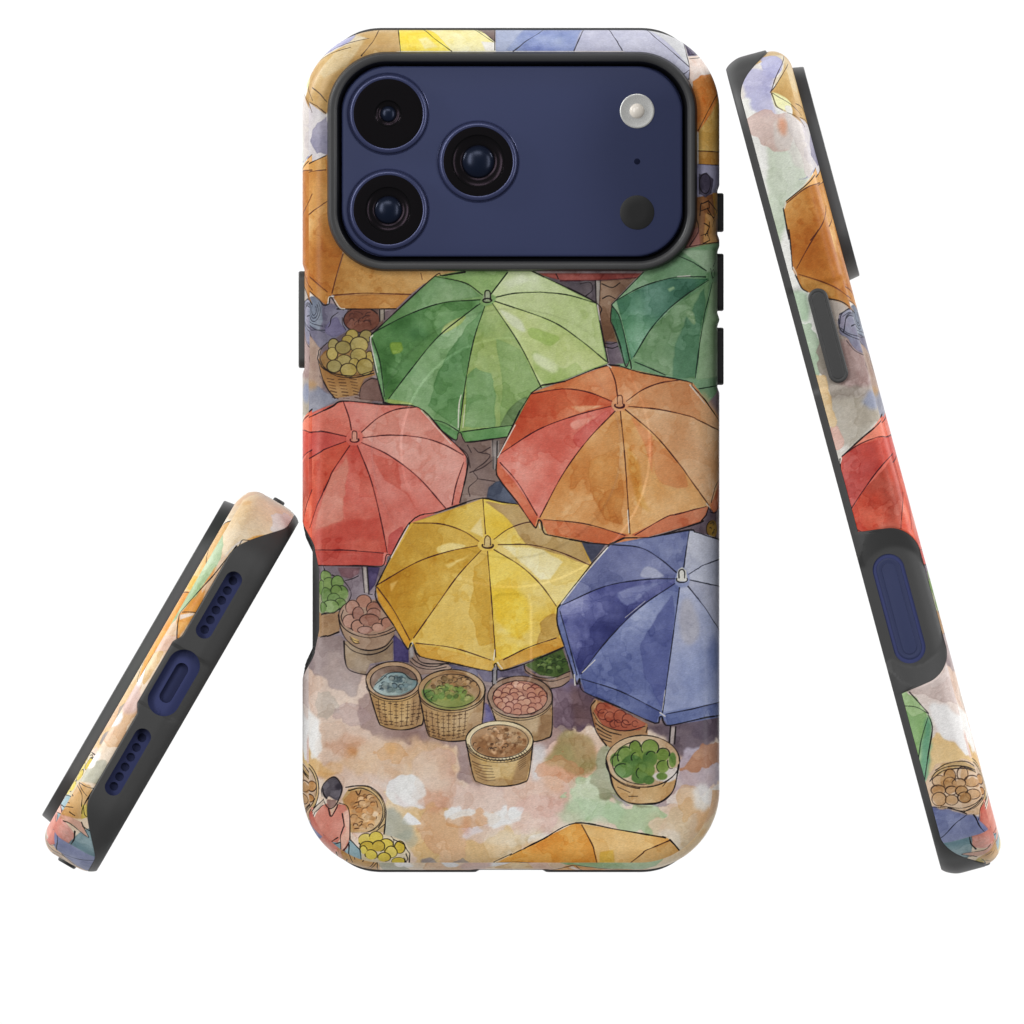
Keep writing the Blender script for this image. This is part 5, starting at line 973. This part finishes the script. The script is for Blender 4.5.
DISH = 450.0 - 600.0                             # dish centre along the case, y up from the middle (row 600 of the print)
def edge_T(c, nm):
    """depth at which the printed shell ends and the rubber bumper begins"""
    phi = np.degrees(np.arcsin(np.clip(np.abs(nm[:, 1]), 0, 1)))
    T = 57 - 36.5 * sstep(32, 84, phi)
    foot_ = nm[:, 1] < -.99
    T = np.where(foot_, T - 5.3 * (1 - sstep(34, 46, np.abs(c[:, 0]))), T)
    left = nm[:, 0] < -.99
    dy = np.abs(c[:, 1] - DISH)
    s = 33 - np.sqrt(np.clip(31 ** 2 - np.clip(dy - 49, 0, 31) ** 2, 0, None))
    Td = np.where(dy > 80, 33 + (57 - 33) * sstep(79.9, 84, dy), s)
    return np.where(left & (dy < 84), np.clip(Td, 1.8, 57), T)

def dish(c, nm, t):
    left = nm[:, 0] < -.99
    E = 51 + np.sqrt(np.clip(31 ** 2 - (t - 33) ** 2, 0, None)); E = np.where(t > 33, np.maximum(E, 62 + 8 * sstep(52, 62, t)), E)
    d = np.clip((E - np.abs(c[:, 1] - DISH)) / 21, 0, 1)
    return np.where(left, 10.0 * (d), 0)

def scoop(c, nm):
    y = HH - c[:, 1] + 30
    w = lambda a, b: sstep(a - 9, a - 1, y) * (1 - sstep(b + 1, b + 9, y))
    return np.where(nm[:, 0] < -.99, 2.0 * w(272, 366), np.where(nm[:, 0] > .99, 2.0 * np.maximum(np.maximum(w(193, 232), w(254, 311)), w(328, 385)), 0))

def shell_inset(c, nm, t):
    b = base_inset(t); d = dish(c, nm, t)
    a8 = np.clip((8 - t) / 8, 0, 1); roll = d + (ROLL_I - d) * (1 - np.sqrt(1 - np.clip((ROLL_T - t) / ROLL_T, 0, 1) ** 2))
    return np.where(d > 0, np.maximum(b, roll), b) + scoop(c, nm) * sstep(0, 14, t)

def emboss(x, y):
    """ring and bar of the magnet array pressing faintly through the back"""
    yy = HH - y + 30; r = np.hypot(x, yy - 448)
    s = lambda e, v: 1 - sstep(-1.3, 1.3, v - e)
    ring = s(139, r) * (1 - s(110, r))
    qx = np.maximum(np.abs(x) - 8, 0); qy = np.maximum(np.abs(yy - 640) - 34, 0)
    bar = 1 - sstep(10.4, 13.6, np.hypot(qx, qy))
    return -.8 * np.maximum(ring, bar)

def sample(x, y):
    """print colour at shell position (x, y of the print)"""
    fx = np.clip((x - AX0) * S - .5, 0, CW - 1.01); fy = np.clip((y - AY0) * S - .5, 0, CH - 1.01)
    i, j = fx.astype(int), fy.astype(int); u, v = (fx - i)[:, None], (fy - j)[:, None]
    return (canvas[j, i] * (1 - u) + canvas[j, i + 1] * u) * (1 - v) + (canvas[j + 1, i] * (1 - u) + canvas[j + 1, i + 1] * u) * v

WIN = (1.25, HH - 161.5 + 30, 185.2, 110.0, 60.0)  # camera window: centre x, y, half sizes, corner
def printed_shell():
    st = 0.58
    # flat back, trimmed at the camera window
    hw, hh, r = HW - ROLL_I, HH - ROLL_I, CR - ROLL_I
    th = np.linspace(0, math.acos(1 - 24 / r), 110)
    end = r * (1 - np.cos(th)); mid = np.linspace(24, 2 * hh - 24, int((2 * hh - 48) / st))
    yy = np.concatenate([end[:-1], mid, (2 * hh - end[:-1])[::-1]]) - hh
    d = np.minimum(hh - np.abs(yy), r); w = hw - r + np.sqrt(np.clip(r * r - (r - d) ** 2, 0, None))
    nxc = int(2 * hw / st); f = np.linspace(-1, 1, nxc)
    X = w[:, None] * f[None, :]; Y = np.broadcast_to(yy[:, None], X.shape)
    V1 = np.c_[X.ravel(), Y.ravel(), emboss(X.ravel(), Y.ravel())]
    ny = len(yy); I = np.arange(ny * nxc).reshape(ny, nxc)
    Q1 = np.stack([I[:-1, :-1], I[:-1, 1:], I[1:, 1:], I[1:, :-1]], -1).reshape(-1, 4)
    cx, cy, a, b, cr = WIN; a, b, cr = a - 5, b - 5, cr - 5
    mx, my = V1[Q1].mean(1)[:, 0] - cx, V1[Q1].mean(1)[:, 1] - cy
    q = np.hypot(np.maximum(np.abs(mx) - (a - cr), 0), np.maximum(np.abs(my) - (b - cr), 0)) - cr
    Q1 = Q1[(q > 0) | (np.abs(mx) > a) | (np.abs(my) > b)]
    C1 = sample(X.ravel() + 511, HH - Y.ravel() + 30)
    # rolled edge and sides
    c, nm = perimeter(st); T = edge_T(c, nm); n = len(c)
    tt = np.linspace(0, 60, 900); ee = tt - base_inset(np.minimum(tt, 44))
    eT = np.interp(T, tt, ee); R = 130
    V2, C2 = [], []
    for k in range(R + 1):
        e = -ROLL_I + (eT + ROLL_I) * k / R; t = np.interp(e, ee, tt)
        ins = shell_inset(c, nm, t); p = c + nm * (CR - ins)[:, None]
        V2.append(np.c_[p, -t]); art = c + nm * (CR + e)[:, None]
        C2.append(sample(art[:, 0] + 511, HH - art[:, 1] + 30))
    # turned-in lip so the shell has an edge
    p = c + nm * (CR - shell_inset(c, nm, T) - 1.6)[:, None]; V2.append(np.c_[p, -T - .15]); C2.append(C2[-1])
    V2 = np.vstack(V2); C2 = np.vstack(C2)
    j = np.arange(n); j2 = (j + 1) % n
    Q2 = np.vstack([np.c_[j + k * n, j + (k + 1) * n, j2 + (k + 1) * n, j2 + k * n] for k in range(R + 1)]) + len(V1)
    V = np.vstack([V1, V2]); C = np.vstack([C1, C2])
    V[:, 1] += HH
    me = mesh_np('printed_shell', V, np.vstack([Q1, Q2]), None, M_PRINT)
    at = me.color_attributes.new('print', 'BYTE_COLOR', 'POINT')
    rgba = np.ones((len(V), 4), np.float32); rgba[:, :3] = np.clip(C, 0, 1)
    at.data.foreach_set('color_srgb', rgba.ravel())
    return me

def bool_cut(me, cutters, material):
    """cut holes with an exact boolean, evaluated once"""
    a = bpy.data.objects.new('tmp', me); scene.collection.objects.link(a); tmp = [a]
    for cm in cutters:
        b = bpy.data.objects.new('tmp_cut', cm); scene.collection.objects.link(b); tmp.append(b)
        m = a.modifiers.new('b', 'BOOLEAN'); m.operation = 'DIFFERENCE'; m.solver = 'EXACT'; m.object = b
    dg = bpy.context.evaluated_depsgraph_get(); dg.update()
    out = bpy.data.meshes.new_from_object(a.evaluated_get(dg))
    for o in tmp: bpy.data.objects.remove(o)
    out.materials.clear(); out.materials.append(material)
    out.polygons.foreach_set('material_index', np.zeros(len(out.polygons), np.int32))
    out.polygons.foreach_set('use_smooth', np.ones(len(out.polygons), bool)); out.set_sharp_from_angle(angle=math.radians(20))
    return out

def bumper():
    c, nm = perimeter(1.9); n = len(c); T = edge_T(c, nm)
    endw = sstep(.86, .995, np.abs(nm[:, 1])); port = np.where(nm[:, 1] < -.99, sstep(31, 36, np.abs(c[:, 0])), 1)
    rows = []
    def row(ins, t): rows.append(np.c_[c + nm * (CR - ins)[:, None], -t * np.ones(n)])
    row(np.full(n, 24.0), np.full(n, 2.2)); 
    for f in (.12, .3, .5, .7, .86, .97):
        t = 1.0 + (T - 1.0) * f; row(shell_inset(c, nm, t) + 1.1, t)
    row(shell_inset(c, nm, T) + 1.1, T + .05)
    out = 2.2 * endw * port + .0
    row(shell_inset(c, nm, T + .3) + .15 - out * .75, T + .35); row(shell_inset(c, nm, T + 1.2) - out, T + 1.4)
    for k in range(1, 26):
        t = T + 1.4 + (64.6 - T - 1.4) * k / 25; row(shell_inset(c, nm, t) - out * (1 - .6 * sstep(.6, 1, k / 25)), t)
    row(np.full(n, 16.0) , np.full(n, 64.8)); row(np.full(n, 14.0), np.full(n, 63.0)); row(np.full(n, 11.4), np.full(n, 60.0))
    row(np.full(n, 11.4), np.full(n, 14.0)); row(np.full(n, 26.0), np.full(n, 7.0))
    V = np.vstack(rows); V[:, 1] += HH; R = len(rows); j = np.arange(n); j2 = (j + 1) % n
    Q = np.vstack([np.c_[j + k * n, j + ((k + 1) % R) * n, j2 + ((k + 1) % R) * n, j2 + k * n] for k in range(R)])
    me = mesh_np('bumper', V, Q, None, M_RUB)
    st = lambda hl, hw, ax, ce, d: loft(hl, hw, min(hl, hw) - .01, [(0, -14), (0, d)], n=20, axes=ax, centre=ce, cap0=True, cap1=True)
    cuts = [st(56, 16, LEFT, (-HW + 12, HH + DISH - 1, -37.5), 30)]
    for xc in (601 - 511, 419.5 - 511): cuts.append(st(37.5, 8.6, FOOT, (xc, 10, -37), 30))
    cuts.append(st(36, 16.2, FOOT, (0, 10, -37), 30))
    return bool_cut(me, cuts, M_RUB)

def build_case():
    e = bpy.data.objects.new('phone_case', None); COL.objects.link(e); e.empty_display_size = .01
    obj('printed_shell', printed_shell(), e)
    obj('bumper', bumper(), e)
    cx, cy, a, b, cr = WIN; cy = cy + HH
    f = obj('camera_frame', loft(a, b, cr, [(1.2, -5), (.2, 0), (.4, 1.0), (2.0, 10.2), (2.4, 10.8), (3.0, 11.05), (4.2, 11.2), (6.4, 11.1), (8.0, 10.7), (9.3, 9.9), (10.0, 8.6)], n=40, centre=(cx, cy, 0), mat=M_FRAME, name='camera_frame', sharp=70), e)
    obj('frame_liner', loft(a, b, cr, [(9.9, 8.7), (11.2, 6.0), (12.4, 1.5), (13.2, -3), (14.6, -9)], n=40, centre=(cx, cy, 0), mat=M_LINER, name='frame_liner', sharp=60), f)
    def button(y0, y1, ax, x, z, hw, h):
        yc = HH + (450 - (y0 + y1) / 2); hl = (y1 - y0) / 2
        return loft(hl, hw, hw - .05, [(0, -6), (0, h - 1.6), (.5, h - .5), (1.5, h), (3.1, h), (3.5, h - .45), (3.9, h - .45), (4.3, h - .05), (5.0, h)], n=18, axes=ax, centre=(x, yc, z), cap1=True, mat=M_RUB, name='button', sharp=50)
    obj('side_button', button(271, 368, LEFT, -HW + 2, -35, 10, 6.0), e)
    for y0, y1 in ((193, 232), (253.5, 311), (327.5, 385)): obj('side_button', button(y0, y1, RIGHT, HW - 2, -37, 6.2, 6.2), e)
    return e

# ------------------------------------------------------------------ the phone inside it
def lens(parent, x, y, el):
    """el: dome radius and depth of the visible front element"""
    c = (x - 511, 870 - y, 0)
    l = obj('lens', lathe([(41.6, 3.0), (41.2, 3.9), (40.6, 4.2), (40.0, 3.4), (39.7, 3.4), (39.4, 5.5), (38.8, 7.6), (37.6, 8.4), (36.0, 8.6), (35.0, 8.3), (34.6, 7.4)], centre=c, mat=M_BLUE_RING, name='lens', cap=False), parent)
    bw = el * .55; bowl = [(el + 1.0 + bw * math.cos(a), 7.7 - 2.9 * math.sin(a)) for a in np.linspace(.1, math.pi / 2 - .1, 12)]
    obj('lens_glass', lathe([(34.7, 7.6), (33.6, 7.75), (28, 7.8), (bowl[0][0] + .6, 7.8)] + bowl + [(el - .4, 3.8)], centre=c, mat=M_BOWL, name='lens_glass', sharp=25, cap=False), l)
    z0 = 3.7
    dome = [(el * math.cos(a), z0 + min(el * .44, 7.0) * math.sin(a)) for a in np.linspace(0, math.pi / 2 - .02, 14)]
    obj('lens_element', lathe([(el + .3, z0)] + dome, centre=c, mat=M_LENS, name='lens_element', sharp=60), l)

PI_ = 11.8
def build_phone():
    e = bpy.data.objects.new('phone', None); COL.objects.link(e); e.empty_display_size = .01
    pw, ph, pr = HW - PI_, HH - PI_, CR - PI_
    body = loft(pw, ph, pr, [(9, -9), (4, -10), (1.2, -12.6), (0, -17), (0, -53), (1.2, -58), (4, -60.6), (7, -61.2)], n=32, centre=(0, HH, 0), cap0=True, cap1=True, mat=M_BLUE, name='body')
    body.flip_normals()
    cuts = []; holes = [(x, -37) for x in np.linspace(572.6, 629, 6) - 511] + [(x, -37) for x in np.linspace(391.4, 447.5, 6) - 511]
    for x, z in holes: cuts.append(loft(4.4, 4.4, 4.39, [(0, -9), (0, 9)], n=8, axes=FOOT, centre=(x, PI_, z), cap0=True, cap1=True))
    cuts.append(loft(22, 6.6, 6.5, [(0, -9), (0, 9)], n=12, axes=FOOT, centre=(0, PI_, -37), cap0=True, cap1=True))
    body = bool_cut(body, cuts, M_BLUE_LIT)
    bo = obj('body', body, e)
    cx, cy, a, b, cr = WIN; cy += HH
    pl = obj('camera_plateau', loft(a - 14.9, b - 14.9, cr - 12.5, [(-.4, -10.5), (0, 1.0), (.5, 2.2), (1.5, 2.9), (3.0, 3.2)], n=40, centre=(cx, cy, 0), cap1=True, mat=M_BLUE, name='camera_plateau', sharp=60), e)
    lens(pl, 388.2, 113.9, 8.0); lens(pl, 388.2, 209.8, 14.0); lens(pl, 478.2, 161.5, 16.5)
    c = lambda x, y: (x - 511, 870 - y, 0)
    fl = obj('flash', lathe([(17.4, 3.0), (17.2, 3.8), (16.6, 4.1), (15.6, 3.95), (12, 3.6), (9, 3.45), (7.4, 3.5), (5, 3.6)], centre=c(637.1, 111), mat=M_FLASH, name='flash'), pl)
    obj('flash_led', lathe([(7.6, 3.3), (6.8, 4.6), (5, 5.8), (3, 6.5), (1, 6.8)], centre=c(637.1, 111), mat=M_LED, name='flash_led'), fl)
    obj('microphone', lathe([(3.1, 3.25), (2.6, 3.4)], n=24, centre=c(637.1, 161.5), mat=M_MIC, name='microphone'), pl)
    obj('depth_sensor', lathe([(17.3, 3.1), (17.0, 3.7), (16.4, 3.9), (8, 3.95)], centre=c(637.1, 212.5), mat=M_SENS, name='depth_sensor'), pl)
    obj('screen', loft(pw - 7.5, ph - 7.5, pr - 7.5, [(0, -61.0), (.4, -62.0), (2, -62.6)], n=32, centre=(0, HH, 0), cap1=True, mat=M_SCREEN, name='screen'), e).data.flip_normals()
    # camera control: raised slim bar in a shallow pan on the side
    y = HH + DISH - 1
    cc = obj('camera_control', loft(52, 12.2, 12.1, [(0, -3), (0, .7), (.8, 1.2), (2.2, 1.3), (4.4, .7), (5.0, .75), (5.4, 1.5), (6.2, 1.6)], n=20, axes=LEFT, centre=(-HW + PI_, y, -37.5), cap1=True, mat=M_BLUE, name='camera_control', sharp=45), e)
    for x, z in holes: obj('speaker_hole', lathe([(4.4, 0), (4.3, -1.5), (4.2, -3.2)], n=28, axes=FOOT, centre=(x, PI_ + .05, z), mat=M_NAVY, name='speaker_hole'), e).data.flip_normals()
    pt = obj('charging_port', loft(21.9, 6.5, 6.4, [(0, 0), (.1, -4), (.3, -7)], n=16, axes=FOOT, centre=(0, PI_ + .05, -37), cap1=True, mat=M_NAVY, name='charging_port'), e); pt.data.flip_normals()
    for x in (-33.5, 33.5): obj('screw', lathe([(4.2, -.2), (4.1, .25), (3.5, .35), (3.3, .1), (3.0, .1), (1.2, .15), (1.0, -.5)], n=28, axes=FOOT, centre=(x, PI_, -37), mat=M_BLUE_LIT, name='screw'), e)
    return e

def copy_tree(o, parent=None):
    c = o.copy(); COL.objects.link(c)
    if parent is not None: c.parent = parent
    for ch in list(o.children): copy_tree(ch, c)
    return c
# ------------------------------------------------------------------ build, place, light
paint_all()
case0 = build_case(); phone0 = build_phone()

CAM = Vector((0.0, -20.0, 0.0))
def px(x, y): return Vector(((x - 512) * U, 0, (512 - y) * U))

def place(o, R, T, B, anchor_local, world):
    m = Matrix((R, T, B)).transposed().to_4x4()
    m.translation = world - (m.to_3x3() @ (Vector(anchor_local) * U))
    o.matrix_world = m

def axes_front(): return Vector((1, 0, 0)), Vector((0, 0, 1)), Vector((0, -1, 0))
def axes_side(pos, tilt):
    V = (CAM - pos).normalized(); R = -V
    T = Vector((-math.sin(tilt), 0, math.cos(tilt))); T = (T - V * T.dot(V)).normalized()
    return R, T, R.cross(T)
def axes_foot(pos, tilt):
    V = (CAM - pos).normalized(); T = -V
    R = Vector((math.sin(tilt), 0, math.cos(tilt))); R = (R - V * R.dot(V)).normalized()
    return R, T, R.cross(T)

pairs = [(case0, phone0)] + [(copy_tree(case0), copy_tree(phone0)) for _ in range(2)]
for o in pairs[0]: place(o, *axes_front(), (0, HH, 0), px(511, 450))
pos = px(864.6, 461.2) ; ax = axes_side(pos, math.radians(15.07))
for o in pairs[1]: place(o, *ax, (0, HH, -32.5), pos)
pos = px(169.9, 680.6) ; ax = axes_foot(pos, math.radians(30.1))
for o in pairs[2]: place(o, *ax, (0, 0, -32.5), pos)

CL = ['upright phone case seen from behind, watercolour market of parasols and baskets on its back',
      'leaning phone case turned edge-on, red parasol above an oval rubber recess on its side',
      'tilted phone case seen from its bottom end, grey rubber around a charging port opening']
PL = ['deep blue phone showing three camera lenses and a flash through the case window',
      'deep blue phone seen only as the long oval side control inside the rubber recess',
      'deep blue phone showing its charging port and two rows of speaker holes']
for i, (c, p) in enumerate(pairs):
    c['label'] = CL[i]; c['category'] = 'phone case'; c['group'] = 'matching watercolour phone cases'
    p['label'] = PL[i]; p['category'] = 'phone'; p['group'] = 'phones inside the cases'

# white studio sweep far behind
n = 40; prof = [(.25, -1.35), (0.4, -1.35)] + [(0.4 + .9 * math.sin(a), -.45 - .9 * math.cos(a)) for a in np.linspace(0, math.pi / 2, 24)][1:] + [(1.3, 3.0)]
V = []; 
for y, z in prof: V += [(-4 / U, y / U, z / U), (4 / U, y / U, z / U)]
Q = [[2 * i, 2 * i + 1, 2 * i + 3, 2 * i + 2] for i in range(len(prof) - 1)]
M_BACK = mat('white_backdrop_paper', (.9, .9, .9), .9, .05, var=.004, bscale=40)
b = obj('backdrop', mesh_np('backdrop', V, Q, None, M_BACK), None, kind='structure')

w = bpy.data.worlds.new('World'); scene.world = w; w.use_nodes = True
w.node_tree.nodes['Background'].inputs['Color'].default_value = (1, 1, 1, 1); w.node_tree.nodes['Background'].inputs['Strength'].default_value = .15

def area(name, loc, target, size, power, size_y=None):
    l = bpy.data.lights.new(name, 'AREA'); l.energy = power; l.size = size
    if size_y: l.shape = 'RECTANGLE'; l.size_y = size_y
    o = bpy.data.objects.new(name, l); scene.collection.objects.link(o); o.location = loc
    o.rotation_euler = (Vector(target) - Vector(loc)).to_track_quat('-Z', 'Y').to_euler(); return o
area('softbox', (-1.25, -2.2, .55), (0, 0, 0), .6, 25, 1.6)
area('softbox', (1.5, -1.8, .1), (0, 0, 0), .4, 13, 1.6)
area('softbox', (-.1, -2.4, 1.5), (0, 0, 0), 1.2, 14, .6)
area('backdrop_lamp', (-2.2, -.1, 1.0), (0, 1.35, .1), .8, 46)
area('backdrop_lamp', (2.2, -.1, 1.0), (0, 1.35, .1), .8, 46)

cam = bpy.data.cameras.new('camera'); co = bpy.data.objects.new('camera', cam); scene.collection.objects.link(co)
co.location = CAM; co.rotation_euler = (math.radians(90), 0, 0)
cam.sensor_width = 36; cam.lens = 36 * 20.0 / (1024 * U); cam.clip_start = .05; cam.clip_end = 50
scene.camera = co
vs = scene.view_settings; vs.view_transform = 'Standard'; vs.look = 'None'; vs.gamma = 1; vs.use_curve_mapping = False; vs.exposure = 0
scene.render.engine = 'CYCLES'; scene.cycles.max_bounces = 8
